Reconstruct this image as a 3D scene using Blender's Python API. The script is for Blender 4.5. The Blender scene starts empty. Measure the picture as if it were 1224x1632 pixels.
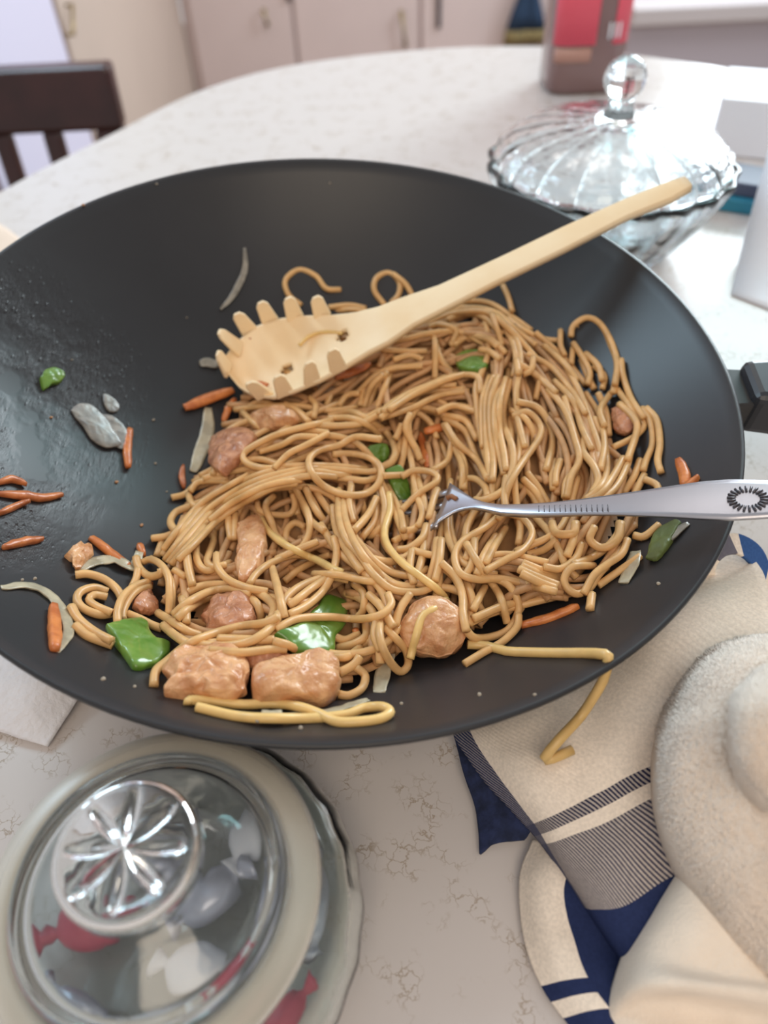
import bpy, bmesh, math, random
import numpy as np
from mathutils import Matrix, Vector, noise

random.seed(7); rng = np.random.default_rng(7)
SC = bpy.context.scene
COL = SC.collection

# ------------------------------------------------------------------ camera
F = 1230.0                       # focal length in pixels of the 1224 x 1632 frame
def rot(pitch, roll):
    a = math.radians(90 - pitch); b = math.radians(roll)
    Rz = np.array([[math.cos(b), -math.sin(b), 0], [math.sin(b), math.cos(b), 0], [0, 0, 1]])
    Rx = np.array([[1, 0, 0], [0, math.cos(a), -math.sin(a)], [0, math.sin(a), math.cos(a)]])
    return Rx @ Rz
RW = rot(46.5, -2.8)             # camera in the room
RR = rot(50.72, 4.42)            # camera seen from the (slightly tipped) wok
Q = RW @ RR.T                    # wok frame -> room
TABLE = 0.75
WR, WD = 0.175, 0.082            # wok radius and depth
RIMC = np.array([-0.0284, 0.2647, -0.2195])      # rim centre from the camera, wok frame
def wok_prof(r):                 # depth of the inside under the rim plane
    s = np.clip(r / WR, 0, 1.2)
    return -WD * (1 - (0.35 * s ** 2 + 0.65 * (0.5 * s ** 3 + 0.5 * s ** 2)))
_low = 9
for _r in np.linspace(0, WR, 40):
    for _a in np.linspace(0, 2 * math.pi, 36):
        _low = min(_low, (Q @ (RIMC + np.array([_r * math.cos(_a), _r * math.sin(_a), float(wok_prof(_r)) - 0.0018])))[2])
CAM = np.array([0, 0, TABLE + 0.0015 - _low])
cd = bpy.data.cameras.new('camera'); cam = bpy.data.objects.new('camera', cd); COL.objects.link(cam)
m4 = Matrix([[*RW[i], CAM[i]] for i in range(3)] + [[0, 0, 0, 1]]); cam.matrix_world = m4
cd.sensor_fit = 'VERTICAL'; cd.sensor_height = 36; cd.sensor_width = 27; cd.lens = F / 1632 * 36
cd.clip_start = 0.01; cd.dof.use_dof = True; cd.dof.focus_distance = 0.295; cd.dof.aperture_fstop = 6.6
SC.camera = cam

# ------------------------------------------------------------------ light
w = bpy.data.worlds.new('fill_light'); SC.world = w; w.use_nodes = True
w.node_tree.nodes['Background'].inputs[0].default_value = (0.80, 0.79, 0.80, 1)
w.node_tree.nodes['Background'].inputs[1].default_value = 0.64
def area(name, loc, to, sx, sy, power, col):
    l = bpy.data.lights.new(name, 'AREA'); l.shape = 'RECTANGLE'; l.size = sx; l.size_y = sy; l.energy = power; l.color = col
    o = bpy.data.objects.new(name, l); COL.objects.link(o); o.location = loc
    o.rotation_euler = (Vector(to) - Vector(loc)).to_track_quat('-Z', 'Y').to_euler(); return o
area('window_light_right', (1.62, 2.5, 1.5), (0.2, 0.4, 0.75), 1.2, 1.0, 68, (0.84, 0.94, 1.0))
area('sheen_light_right', (0.85, 1.7, 1.78), (-0.05, 0.3, 0.8), 0.45, 0.4, 3.4, (0.42, 0.92, 0.98))  # unseen lamp added for the teal sheen on the wok's left wall
area('window_light_left', (-0.70, 0.98, 1.68), (0.12, 0.3, 0.8), 0.30, 0.5, 6, (0.60, 0.84, 1.0))
area('ceiling_light', (0.1, -0.8, 2.1), (0.1, 0.3, 0.75), 0.9, 0.9, 9.5, (1.0, 0.84, 0.66))
area('fill_light', (0.3, 1.75, 2.5), (0.2, 3.2, 0.7), 0.7, 0.7, 13, (1.0, 0.92, 0.86))  # unseen fill, added to brighten the far cupboards
SC.view_settings.view_transform = 'Standard'; SC.view_settings.look = 'None'
SC.view_settings.exposure = 0.0; SC.view_settings.gamma = 1; SC.view_settings.use_curve_mapping = False

# ------------------------------------------------------------------ helpers
def rays(uv, R):
    uv = np.atleast_2d(np.asarray(uv, float))
    d = np.stack([(uv[:, 0] - 612) / F, -(uv[:, 1] - 816) / F, -np.ones(len(uv))], 1)
    return d @ R.T
def at_z(uv, z):                 # pixel -> room point at height z
    d = rays(uv, RW); t = (np.asarray(z) - CAM[2]) / d[:, 2]
    return CAM + d * t[:, None]
def at_axis(u, v, ax, val):
    d = rays([(u, v)], RW)[0]; t = (val - CAM[ax]) / d[ax]
    return CAM + d * t
def to_world(p): return np.asarray(p) @ Q.T + CAM
def lin(c):
    f = lambda x: x / 12.92 if x <= 0.04045 else ((x + 0.055) / 1.055) ** 2.4
    return tuple(f(x / 255) for x in c) + (1,)

def tag(o, label=None, cat=None, group=None, kind=None):
    if label: o['label'] = label
    if cat: o['category'] = cat
    if group: o['group'] = group
    if kind: o['kind'] = kind
    return o
def empty(name, loc, *a, **k):
    o = bpy.data.objects.new(name, None); o.location = loc; o.empty_display_size = 0.02
    COL.objects.link(o); tag(o, *a, **k); return o
def obj(name, verts, faces, mat, parent=None, smooth=True, uv=None):
    v = np.asarray(verts, float)
    lo, hi = v.min(0), v.max(0); c = np.array([(lo[0] + hi[0]) / 2, (lo[1] + hi[1]) / 2, lo[2]])
    me = bpy.data.meshes.new(name); me.from_pydata((v - c).tolist(), [], [list(map(int, f)) for f in faces]); me.update()
    if uv is not None:
        l = me.uv_layers.new(name='UVMap')
        for i, lp in enumerate(me.loops): l.data[i].uv = uv[lp.vertex_index]
    if smooth: me.polygons.foreach_set('use_smooth', [True] * len(me.polygons))
    if mat: me.materials.append(mat)
    o = bpy.data.objects.new(name, me); COL.objects.link(o)
    if parent: o.parent = parent; o.location = Vector(c) - parent.location - (parent.parent.location if parent.parent else Vector((0, 0, 0)))
    else: o.location = c
    return o
def subsurf(o, n=1):
    m = o.modifiers.new('round', 'SUBSURF'); m.levels = n; m.render_levels = n
def bevel(o, wd, seg=2):
    m = o.modifiers.new('bevel', 'BEVEL'); m.width = wd; m.segments = seg; m.limit_method = 'ANGLE'
def part_empty(name, loc, parent, label=None):
    o = bpy.data.objects.new(name, None); COL.objects.link(o); o.parent = parent; o.location = Vector(loc) - parent.location
    if label: o['label'] = label
    return o
def solid(o, t, off=-1):
    m = o.modifiers.new('thick', 'SOLIDIFY'); m.thickness = t; m.offset = off

def box_vf(cx, cy, cz, sx, sy, sz, rz=0.0):
    V = []
    for z in (-1, 1):
        for x, y in ((-1, -1), (1, -1), (1, 1), (-1, 1)):
            X, Y = x * sx / 2, y * sy / 2
            V.append((cx + X * math.cos(rz) - Y * math.sin(rz), cy + X * math.sin(rz) + Y * math.cos(rz), cz + z * sz / 2))
    return V, [(3, 2, 1, 0), (4, 5, 6, 7), (0, 1, 5, 4), (1, 2, 6, 5), (2, 3, 7, 6), (3, 0, 4, 7)]
def box(name, mat, parent, *a, bv=0.002, **k):
    o = obj(name, *box_vf(*a, **k), mat, parent, smooth=False)
    if bv: bevel(o, bv)
    return o
def join_vf(parts):
    V, Fc = [], []
    for v, f in parts:
        n = len(V); V += [tuple(p) for p in v]; Fc += [tuple(i + n for i in q) for q in f]
    return V, Fc
def lathe_vf(prof, c, n=96, fr=None, closed=False):
    """prof: (radius, height) pairs"""
    V, Fc = [], []
    k = len(prof)
    for j in range(n):
        a = 2 * math.pi * j / n
        for i, (r, z) in enumerate(prof):
            rr = r * (fr(a, i) if fr else 1)
            V.append((c[0] + rr * math.cos(a), c[1] + rr * math.sin(a), c[2] + z))
    for j in range(n):
        b = (j + 1) % n
        for i in range(k - 1 + (1 if closed else 0)):
            i2 = (i + 1) % k
            Fc.append((j * k + i, b * k + i, b * k + i2, j * k + i2))
    return V, Fc

def catmull(pts, step):
    p = np.asarray(pts, float)
    if len(p) == 2: p = np.array([p[0], (p[0] + p[1]) / 2, p[1]])
    e = np.vstack([2 * p[0] - p[1], p, 2 * p[-1] - p[-2]])
    out = []
    for i in range(1, len(e) - 2):
        a, b, c, d = e[i - 1], e[i], e[i + 1], e[i + 2]
        n = max(2, int(np.linalg.norm((c - b)[:2]) / step))
        for t in np.arange(n) / n:
            out.append(0.5 * (2 * b + (c - a) * t + (2 * a - 5 * b + 4 * c - d) * t ** 2 + (3 * b - a - 3 * c + d) * t ** 3))
    out.append(p[-1]); return np.array(out)
def tube_vf(P, r, sides=8, flat=1.0):
    P = np.asarray(P, float); n = len(P)
    rad = np.broadcast_to(np.asarray(r, float), (n,))
    T = np.gradient(P, axis=0); T /= np.linalg.norm(T, axis=1)[:, None] + 1e-12
    up = np.array([0, 0, 1.0]); N = np.cross(up, T); ln = np.linalg.norm(N, axis=1)[:, None]
    N = np.where(ln > 1e-3, N / (ln + 1e-12), [1, 0, 0]); B = np.cross(T, N)
    V, Fc = [], []
    a = np.arange(sides) * 2 * math.pi / sides
    for i in range(n):
        V.append(P[i] + rad[i] * (np.cos(a)[:, None] * N[i] + flat * np.sin(a)[:, None] * B[i]))
    V = np.vstack(V)
    for i in range(n - 1):
        for j in range(sides):
            k = (j + 1) % sides
            Fc.append((i * sides + j, i * sides + k, (i + 1) * sides + k, (i + 1) * sides + j))
    Fc.append(tuple(range(sides))[::-1]); Fc.append(tuple((n - 1) * sides + j for j in range(sides)))
    return V, Fc

# ------------------------------------------------------------------ materials
def mat(name, col, rough=0.5, var=0.0, scale=40, bump=0.0, bscale=None, spec=0.5, trans=0, coat=0, sss=0, rand=0, metal=0, ior=1.45, col2=None, dist=0.001):
    m = bpy.data.materials.new(name); m.use_nodes = True; nt = m.node_tree; N = nt.nodes; L = nt.links
    b = N['Principled BSDF']; b.inputs['Base Color'].default_value = lin(col)
    b.inputs['Roughness'].default_value = rough; b.inputs['Specular IOR Level'].default_value = spec
    b.inputs['Transmission Weight'].default_value = trans; b.inputs['Coat Weight'].default_value = coat
    b.inputs['Coat Roughness'].default_value = 0.15
    b.inputs['Metallic'].default_value = metal; b.inputs['IOR'].default_value = ior
    if sss:
        b.inputs['Subsurface Weight'].default_value = sss; b.inputs['Subsurface Scale'].default_value = 0.003
        b.inputs['Subsurface Radius'].default_value = (1, .6, .3)
    tc = N.new('ShaderNodeTexCoord')
    if var or col2:
        nz = N.new('ShaderNodeTexNoise'); nz.inputs['Scale'].default_value = scale; nz.inputs['Detail'].default_value = 4
        L.new(tc.outputs['Object'], nz.inputs['Vector'])
        mx = N.new('ShaderNodeMix'); mx.data_type = 'RGBA'
        c2 = col2 or tuple(max(0, min(255, x * (1 - var))) for x in col)
        mx.inputs[6].default_value = lin(col); mx.inputs[7].default_value = lin(c2)
        rp = N.new('ShaderNodeMapRange'); rp.inputs[1].default_value = 0.38; rp.inputs[2].default_value = 0.64
        L.new(nz.outputs[0], rp.inputs[0]); L.new(rp.outputs[0], mx.inputs[0]); src = mx.outputs[2]
        if rand:
            oi = N.new('ShaderNodeObjectInfo'); hs = N.new('ShaderNodeHueSaturation')
            mr = N.new('ShaderNodeMapRange'); mr.inputs[3].default_value = 1 - rand; mr.inputs[4].default_value = 1 + rand * .7
            L.new(oi.outputs['Random'], mr.inputs[0]); L.new(mr.outputs[0], hs.inputs['Value'])
            L.new(src, hs.inputs['Color']); src = hs.outputs[0]
        L.new(src, b.inputs['Base Color'])
    if bump:
        n2 = N.new('ShaderNodeTexNoise'); n2.inputs['Scale'].default_value = bscale or scale; n2.inputs['Detail'].default_value = 5
        L.new(tc.outputs['Object'], n2.inputs['Vector'])
        bp = N.new('ShaderNodeBump'); bp.inputs['Strength'].default_value = bump; bp.inputs['Distance'].default_value = dist
        L.new(n2.outputs[0], bp.inputs['Height']); L.new(bp.outputs[0], b.inputs['Normal'])
    return m
M = {}
M['noodle'] = mat('noodle_dough', (226, 178, 118), 0.42, 0.08, 120, coat=0.08, rand=0.07, bump=.15, bscale=500, dist=.0004, sss=0.12)
M['noodle_pale'] = mat('noodle_dough_yellow', (234, 194, 124), 0.38, 0.06, 120, coat=0.2, rand=0.06, sss=0.12)
M['noodle_shaded'] = mat('noodle_dough_shaded', (206, 156, 106), 0.5, 0.15, 90)  # darker copy of the dough: shade deep in the heap put into the colour
M['chicken'] = mat('cooked_chicken', (228, 176, 128), 0.38, 0, 140, col2=(200, 138, 92), coat=0.35, bump=0.6, bscale=420, dist=.0016, rand=.06, sss=.1)
M['chicken_dark'] = mat('browned_chicken', (206, 146, 108), 0.4, 0, 160, col2=(164, 104, 72), coat=0.3, bump=0.6, bscale=420, dist=.0016, rand=.06)
M['pepper'] = mat('green_pepper', (116, 150, 62), 0.3, 0, 70, col2=(82, 124, 40), coat=0.5, rand=.08, bump=.1, bscale=200)
M['pepper_flesh'] = mat('pepper_flesh', (176, 196, 100), 0.35, .1, 200)
M['pepper_dull'] = mat('dull_pepper', (98, 110, 60), 0.35, 0.15, 90)
M['carrot'] = mat('carrot', (220, 134, 72), 0.36, 0, 200, col2=(190, 104, 54), coat=0.2, bump=.35, bscale=400, rand=.08)
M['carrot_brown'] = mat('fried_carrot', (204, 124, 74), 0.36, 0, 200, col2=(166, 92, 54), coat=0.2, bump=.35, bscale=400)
M['onion'] = mat('onion', (224, 210, 178), 0.3, 0.15, 150, trans=0.3, coat=0.3, bump=.4, bscale=260)
M['onion_grey'] = mat('onion_on_dark', (186, 176, 160), 0.3, 0.25, 190, trans=0.35, coat=0.3, bump=.4, bscale=260)
M['onion_film'] = mat('translucent_onion', (140, 130, 117), 0.45, 0, 260, col2=(108, 101, 93), trans=0.2, coat=0.1, bump=.15, bscale=400)
M['crumb'] = mat('crumb', (176, 160, 140), 0.5, 0.3, 400)
M['crumb_brown'] = mat('brown_crumb', (190, 140, 100), 0.5, 0.3, 400)
M['wood'] = mat('pale_wood', (248, 224, 186), 0.5, 0, 30, col2=(242, 212, 168), bump=.1, bscale=200)
M['steel'] = mat('stainless_steel', (178, 176, 182), 0.30, metal=0.85, bump=.05, bscale=60)
M['steel_dark'] = mat('dark_steel', (84, 80, 84), 0.4, metal=0.6)  # darker steel for the fork's ornament and grooves
M['dark_wood'] = mat('dark_red_wood', (66, 34, 32), 0.28, .2, 20, coat=.3)
M['cabinet'] = mat('painted_cabinet', (226, 210, 208), 0.5, .03, 3)
M['cabinet_left'] = mat('painted_door', (190, 172, 160), 0.5, .03, 3); M['door_bluish_lit'] = mat('bluish_lit_door', (206, 202, 222), .5)  # the lavender tone paints in the bluish light on the far left door
M['brass'] = mat('brass', (160, 140, 96), 0.35, metal=.6)
M['iron'] = mat('black_hinge', (58, 52, 60), 0.5)
M['blue_cloth'] = mat('blue_cloth', (50, 74, 104), 0.9, .15, 60)
M['gold_cloth'] = mat('gold_fringe', (150, 134, 92), 0.9, .25, 60)
M['paper'] = mat('paper_towel', (232, 228, 230), 0.9, .03, 80, bump=.8, bscale=350)
M['paper_beige'] = mat('beige_paper', (226, 204, 186), 0.9, .03, 80)
M['white_card'] = mat('white_card', (240, 242, 250), 0.5)
M['teal'] = mat('teal_card', (52, 134, 160), 0.5)
M['slate'] = mat('slate_card', (84, 90, 112), 0.5)
M['floor'] = mat('floor', (150, 128, 110), 0.5, .1, 5)
M['wok_out'] = mat('wok_outside', (44, 41, 39), 0.4, .2, 40)

def glass(name, col, rough=0.0, ior=1.48, bump=0, bs=60):
    m = mat(name, col, rough, trans=1.0, ior=ior, bump=bump, bscale=bs); return m
M['glass'] = glass('clear_glass', (246, 249, 250), 0.06)
M['glass_green'] = glass('greenish_glass', (242, 249, 246), 0.06, bump=.15, bs=60)
M['glass_crystal'] = glass('crystal_glass', (244, 250, 252), 0.04, bump=.9, bs=70)
M['frost'] = mat('frosted_glass', (214, 206, 190), 0.45, .05, 20, trans=0.45)

def table_mat():
    m = mat('speckled_laminate', (226, 216, 210), 0.27); nt = m.node_tree; N, L = nt.nodes, nt.links; b = N['Principled BSDF']
    tc = N.new('ShaderNodeTexCoord')
    wn = N.new('ShaderNodeTexNoise'); wn.inputs['Scale'].default_value = 330; wn.inputs['Detail'].default_value = 3
    mp = N.new('ShaderNodeVectorMath'); mp.operation = 'MULTIPLY_ADD'; mp.inputs[1].default_value = (.0070, .0070, 0)
    L.new(tc.outputs['Object'], wn.inputs[0]); L.new(wn.outputs[1], mp.inputs[0]); L.new(tc.outputs['Object'], mp.inputs[2])
    vo = N.new('ShaderNodeTexVoronoi'); vo.feature = 'DISTANCE_TO_EDGE'; vo.inputs['Scale'].default_value = 210; L.new(mp.outputs[0], vo.inputs[0])
    r1 = N.new('ShaderNodeMapRange'); r1.inputs[1].default_value = 0.012; r1.inputs[2].default_value = 0.07; r1.inputs[3].default_value = 1; r1.inputs[4].default_value = 0
    L.new(vo.outputs[0], r1.inputs[0])
    mk = N.new('ShaderNodeTexNoise'); mk.inputs['Scale'].default_value = 60; mk.inputs['Detail'].default_value = 3; L.new(tc.outputs['Object'], mk.inputs[0])
    r2 = N.new('ShaderNodeMapRange'); r2.inputs[1].default_value = 0.50; r2.inputs[2].default_value = 0.62; L.new(mk.outputs[0], r2.inputs[0])
    mu = N.new('ShaderNodeMath'); mu.operation = 'MULTIPLY'; L.new(r1.outputs[0], mu.inputs[0]); L.new(r2.outputs[0], mu.inputs[1])
    m5 = N.new('ShaderNodeMath'); m5.operation = 'MULTIPLY'; m5.inputs[1].default_value = .6; L.new(mu.outputs[0], m5.inputs[0])
    mx = N.new('ShaderNodeMix'); mx.data_type = 'RGBA'; mx.inputs[6].default_value = lin((212, 204, 200)); mx.inputs[7].default_value = lin((150, 126, 96))
    L.new(m5.outputs[0], mx.inputs[0]); L.new(mx.outputs[2], b.inputs['Base Color'])
    return m
M['table'] = table_mat()

def wok_mat():
    m = mat('black_wok_coating', (44, 43, 45), 0.34, .12, 12); nt = m.node_tree; N, L = nt.nodes, nt.links; b = N['Principled BSDF']
    tc = N.new('ShaderNodeTexCoord')
    # oily film with fine droplets on the left wall of the wok
    sp = N.new('ShaderNodeSeparateXYZ'); L.new(tc.outputs['Object'], sp.inputs[0])
    mk = N.new('ShaderNodeMapRange'); mk.inputs[1].default_value = -0.085; mk.inputs[2].default_value = -0.125; L.new(sp.outputs[0], mk.inputs[0])
    big = N.new('ShaderNodeTexNoise'); big.inputs['Scale'].default_value = 22; big.inputs['Detail'].default_value = 4; L.new(tc.outputs['Object'], big.inputs[0])
    mb = N.new('ShaderNodeMapRange'); mb.inputs[1].default_value = .44; mb.inputs[2].default_value = .6; L.new(big.outputs[0], mb.inputs[0])
    my = N.new('ShaderNodeMapRange'); my.inputs[1].default_value = .075; my.inputs[2].default_value = .035; L.new(sp.outputs[1], my.inputs[0])
    mz = N.new('ShaderNodeMath'); mz.operation = 'MULTIPLY'; L.new(mk.outputs[0], mz.inputs[0]); L.new(my.outputs[0], mz.inputs[1]); mk = mz
    wet = N.new('ShaderNodeMath'); wet.operation = 'MULTIPLY'; L.new(mk.outputs[0], wet.inputs[0]); L.new(mb.outputs[0], wet.inputs[1])
    rr = N.new('ShaderNodeMapRange'); rr.inputs[3].default_value = .36; rr.inputs[4].default_value = .22; L.new(wet.outputs[0], rr.inputs[0]); L.new(rr.outputs[0], b.inputs['Roughness'])
    mp = N.new('ShaderNodeMapping'); mp.inputs['Scale'].default_value = (1, .4, 1); mp.inputs['Rotation'].default_value = (0, 0, .6); L.new(tc.outputs['Object'], mp.inputs[0])
    vo = N.new('ShaderNodeTexVoronoi'); vo.inputs['Scale'].default_value = 560; L.new(mp.outputs[0], vo.inputs[0])
    dr = N.new('ShaderNodeMapRange'); dr.inputs[1].default_value = .10; dr.inputs[2].default_value = .36; dr.inputs[3].default_value = 1; dr.inputs[4].default_value = 0; L.new(vo.outputs[0], dr.inputs[0])
    sc_ = N.new('ShaderNodeSeparateColor'); L.new(vo.outputs['Color'], sc_.inputs[0]); pk = N.new('ShaderNodeMath'); pk.operation = 'GREATER_THAN'; pk.inputs[1].default_value = .62; L.new(sc_.outputs[0], pk.inputs[0])
    pm = N.new('ShaderNodeMath'); pm.operation = 'MULTIPLY'; L.new(pk.outputs[0], pm.inputs[0]); L.new(dr.outputs[0], pm.inputs[1]); dr = pm
    m2 = N.new('ShaderNodeMath'); m2.operation = 'MULTIPLY'; L.new(dr.outputs[0], m2.inputs[0]); L.new(wet.outputs[0], m2.inputs[1])
    st = N.new('ShaderNodeTexNoise'); st.inputs['Scale'].default_value = 340; st.inputs['Detail'].default_value = 6; st.inputs['Roughness'].default_value = .7
    mq = N.new('ShaderNodeMapping'); mq.inputs['Scale'].default_value = (1, .22, 1); mq.inputs['Rotation'].default_value = (0, 0, .95); L.new(tc.outputs['Object'], mq.inputs[0]); L.new(mq.outputs[0], st.inputs[0])
    s2 = N.new('ShaderNodeMath'); s2.operation = 'MULTIPLY'; L.new(st.outputs[0], s2.inputs[0]); L.new(wet.outputs[0], s2.inputs[1])
    ad = N.new('ShaderNodeMath'); ad.operation = 'MULTIPLY_ADD'; ad.inputs[1].default_value = 2.4; L.new(s2.outputs[0], ad.inputs[0]); L.new(m2.outputs[0], ad.inputs[2])
    bp = N.new('ShaderNodeBump'); bp.inputs['Strength'].default_value = .55; bp.inputs['Distance'].default_value = .0006; L.new(ad.outputs[0], bp.inputs['Height'])
    L.new(bp.outputs[0], b.inputs['Normal'])
    return m
M['wok'] = wok_mat()

def stripes_mat(name, stops_u, stops_v, base=(246, 232, 216), twill=True):
    """woven bands: stops = list of (from, to, colour, strength) over the cloth's own UV"""
    m = mat(name, base, 0.95, spec=.1); nt = m.node_tree; N, L = nt.nodes, nt.links; b = N['Principled BSDF']
    uv = N.new('ShaderNodeUVMap'); sp = N.new('ShaderNodeSeparateXYZ'); L.new(uv.outputs[0], sp.inputs[0])
    tw = N.new('ShaderNodeTexWave'); tw.inputs['Scale'].default_value = 24; tw.inputs['Distortion'].default_value = .6; tw.inputs['Detail Scale'].default_value = 6
    mp = N.new('ShaderNodeMapping'); mp.inputs['Rotation'].default_value = (0, 0, .75); L.new(uv.outputs[0], mp.inputs[0]); L.new(mp.outputs[0], tw.inputs[0])
    cur = None
    def band(axis, a, z, c, k, prev):
        m1 = N.new('ShaderNodeMath'); m1.operation = 'GREATER_THAN'; m1.inputs[1].default_value = a; L.new(sp.outputs[axis], m1.inputs[0])
        m2 = N.new('ShaderNodeMath'); m2.operation = 'LESS_THAN'; m2.inputs[1].default_value = z; L.new(sp.outputs[axis], m2.inputs[0])
        mu = N.new('ShaderNodeMath'); mu.operation = 'MULTIPLY'; L.new(m1.outputs[0], mu.inputs[0]); L.new(m2.outputs[0], mu.inputs[1])
        fac = mu.outputs[0]
        if k < 1:   # twill: the bands' dark threads alternate with light ones
            cl = N.new('ShaderNodeMapRange'); cl.inputs[1].default_value = .35; cl.inputs[2].default_value = .6
            cl.inputs[3].default_value = k - .25; cl.inputs[4].default_value = min(1, k + .3); L.new(tw.outputs[1], cl.inputs[0])
            m3 = N.new('ShaderNodeMath'); m3.operation = 'MULTIPLY'; L.new(mu.outputs[0], m3.inputs[0]); L.new(cl.outputs[0], m3.inputs[1]); fac = m3.outputs[0]
        mx = N.new('ShaderNodeMix'); mx.data_type = 'RGBA'; mx.inputs[6].default_value = lin(base)
        if prev is not None: L.new(prev, mx.inputs[6])
        mx.inputs[7].default_value = lin(c); L.new(fac, mx.inputs[0]); return mx.outputs[2]
    for a, z, c, k in stops_v: cur = band(1, a, z, c, k, cur)
    for a, z, c, k in stops_u: cur = band(0, a, z, c, k, cur)
    tc = N.new('ShaderNodeTexCoord'); nz = N.new('ShaderNodeTexNoise'); nz.inputs['Scale'].default_value = 900; nz.inputs['Detail'].default_value = 5; L.new(tc.outputs['Object'], nz.inputs[0])
    mr = N.new('ShaderNodeMapRange'); mr.inputs[1].default_value = .35; mr.inputs[2].default_value = .7; mr.inputs[3].default_value = .93; mr.inputs[4].default_value = 1.12; L.new(nz.outputs[0], mr.inputs[0])
    hs = N.new('ShaderNodeHueSaturation'); L.new(mr.outputs[0], hs.inputs['Value']); L.new(cur, hs.inputs['Color']); L.new(hs.outputs[0], b.inputs['Base Color'])
    bp = N.new('ShaderNodeBump'); bp.inputs['Strength'].default_value = .16; bp.inputs['Distance'].default_value = .0005; L.new(tw.outputs[1], bp.inputs['Height']); L.new(bp.outputs[0], b.inputs['Normal'])
    return m
NAVY = (44, 54, 90)
M['towel_plaid'] = stripes_mat('striped_dishcloth', [(0, .10, NAVY, .95)], [(.50, .55, (44, 46, 74), .72), (.60, .82, (48, 50, 78), .66), (.82, 1.01, NAVY, 1)])
M['towel_plaid_low'] = stripes_mat('striped_dishcloth_lower', [(.55, 1.01, NAVY, 1)], [(.72, .80, NAVY, 1), (.88, 1.01, NAVY, 1)])
M['towel_loop'] = stripes_mat('striped_dishcloth_loop', [(.0, .16, NAVY, 1), (.36, .56, NAVY, .9), (.62, .86, (64, 96, 150), 1)], [])
M['navy_cloth'] = mat('navy_cloth', NAVY, .95, .3, 200, bump=.4, bscale=900)
M['terry'] = mat('terry_cloth', (246, 230, 214), 0.95, .05, 60, bump=1.0, bscale=700, spec=.1, dist=.0025)
M['terry_nap'] = mat('terry_pile', (250, 236, 222), 0.95, spec=.05)
M['weave'] = mat('plain_weave', (246, 230, 212), 0.95, .04, 60, bump=.5, bscale=900, spec=.1)

# ------------------------------------------------------------------ room
YB = 3.2
xc = at_axis(286, 0, 1, YB)[0]
def structure(name, mt, *a, **k):
    o = obj(name, *box_vf(*a, **k), mt, None, smooth=False); o['kind'] = 'structure'; return o
structure('floor', M['floor'], 0.9, 1.7, -0.02, 5.2, 5.1, 0.04)
wb = structure('wall_back', M['cabinet'], (xc + 3.3) / 2, YB + 0.05, 1.3, 3.3 - xc, 0.08, 2.6)
wl = structure('wall_left', M['cabinet_left'], xc - 0.045, (YB + 1.18) / 2, 1.3, 0.08, YB - 1.18, 2.6)
# cupboard doors on the back wall
def door(u0, u1, nm, mt, pulls=(), hinges=(), label=None):
    a = at_axis(u0, 20, 1, YB)[0]; b = at_axis(u1, 20, 1, YB)[0]
    t = empty(nm, ((a + b) / 2, YB, 0.0)); tag(t, label, 'cupboard door', None)
    box('door_panel', mt, t, (a + b) / 2, YB - 0.004, 1.105, b - a - 0.008, 0.02, 2.2, bv=.003)
    for (pu, pv0, pv1) in pulls:
        p0 = at_axis(pu, pv0, 1, YB - .03); p1 = at_axis(pu + 6, pv1, 1, YB - .03)
        V, Fc = tube_vf(np.array([[p0[0], YB - .012, p0[2]], [p0[0], YB - .03, p0[2]], [p1[0], YB - .03, p1[2]], [p1[0], YB - .012, p1[2]]]), .007)
        obj('handle', V, Fc, M['brass'], t)
    for (pu, pv0, pv1) in hinges:
        p0 = at_axis(pu, pv0, 1, YB - .02); p1 = at_axis(pu, pv1, 1, YB - .02)
        box('hinge', M['iron'], t, p0[0], YB - .018, (p0[2] + p1[2]) / 2, .016, .01, abs(p0[2] - p1[2]), bv=.002)
    return t
door(302, 466, 'cupboard_door', M['cabinet'], [(420, 18, 40)], [(456, -40, 2)], 'pale painted cupboard door beside the room corner, short brass pull')
door(468, 668, 'cupboard_door', M['cabinet'], [(640, 20, 75)], [], 'pale painted cupboard door in the middle with long brass pull')
door(671, 985, 'cupboard_door', M['cabinet'], [], [(700, -30, 45)], 'pale painted cupboard door with dark hinge, blue cloth hung before it')
# left wall doors
def left_door(v0u, v1u, label, pulls=(), hinges=(), mt='cabinet_left'):
    y0 = at_axis(v0u, 30, 0, xc)[1]; y1 = at_axis(v1u, 30, 0, xc)[1]; y0 = max(y0, 1.19)
    t = empty('cupboard_door', (xc, (y0 + y1) / 2, 0.0)); tag(t, label, 'cupboard door')
    box('door_panel', M[mt], t, xc + .006, (y0 + y1) / 2, 1.105, .02, abs(y1 - y0) - .01, 2.2, bv=.003)
    for (pu, a, b) in pulls:
        p0 = at_axis(pu, a, 0, xc + .03); p1 = at_axis(pu + 2, b, 0, xc + .03)
        q = p0.copy(); q[0] = xc; r = p1.copy(); r[0] = xc
        V, Fc = tube_vf(np.array([q, p0, p1, r]), .004); obj('handle', V, Fc, M['brass'], t)
    for (pu, a, b) in hinges:
        p0 = at_axis(pu, a, 0, xc + .01); p1 = at_axis(pu, b, 0, xc + .01)
        box('hinge', M['iron'], t, xc + .006, p0[1], (p0[2] + p1[2]) / 2, .01, .014, abs(p0[2] - p1[2]), bv=.002)
left_door(84, 272, 'pale cupboard door on the left wall with brass pull', pulls=[(115, 8, 55)])
left_door(-120, 80, 'cupboard door with bluish light painted in, at far left with dark hinge', hinges=[(54, -20, 16)], mt='door_bluish_lit')
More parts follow.
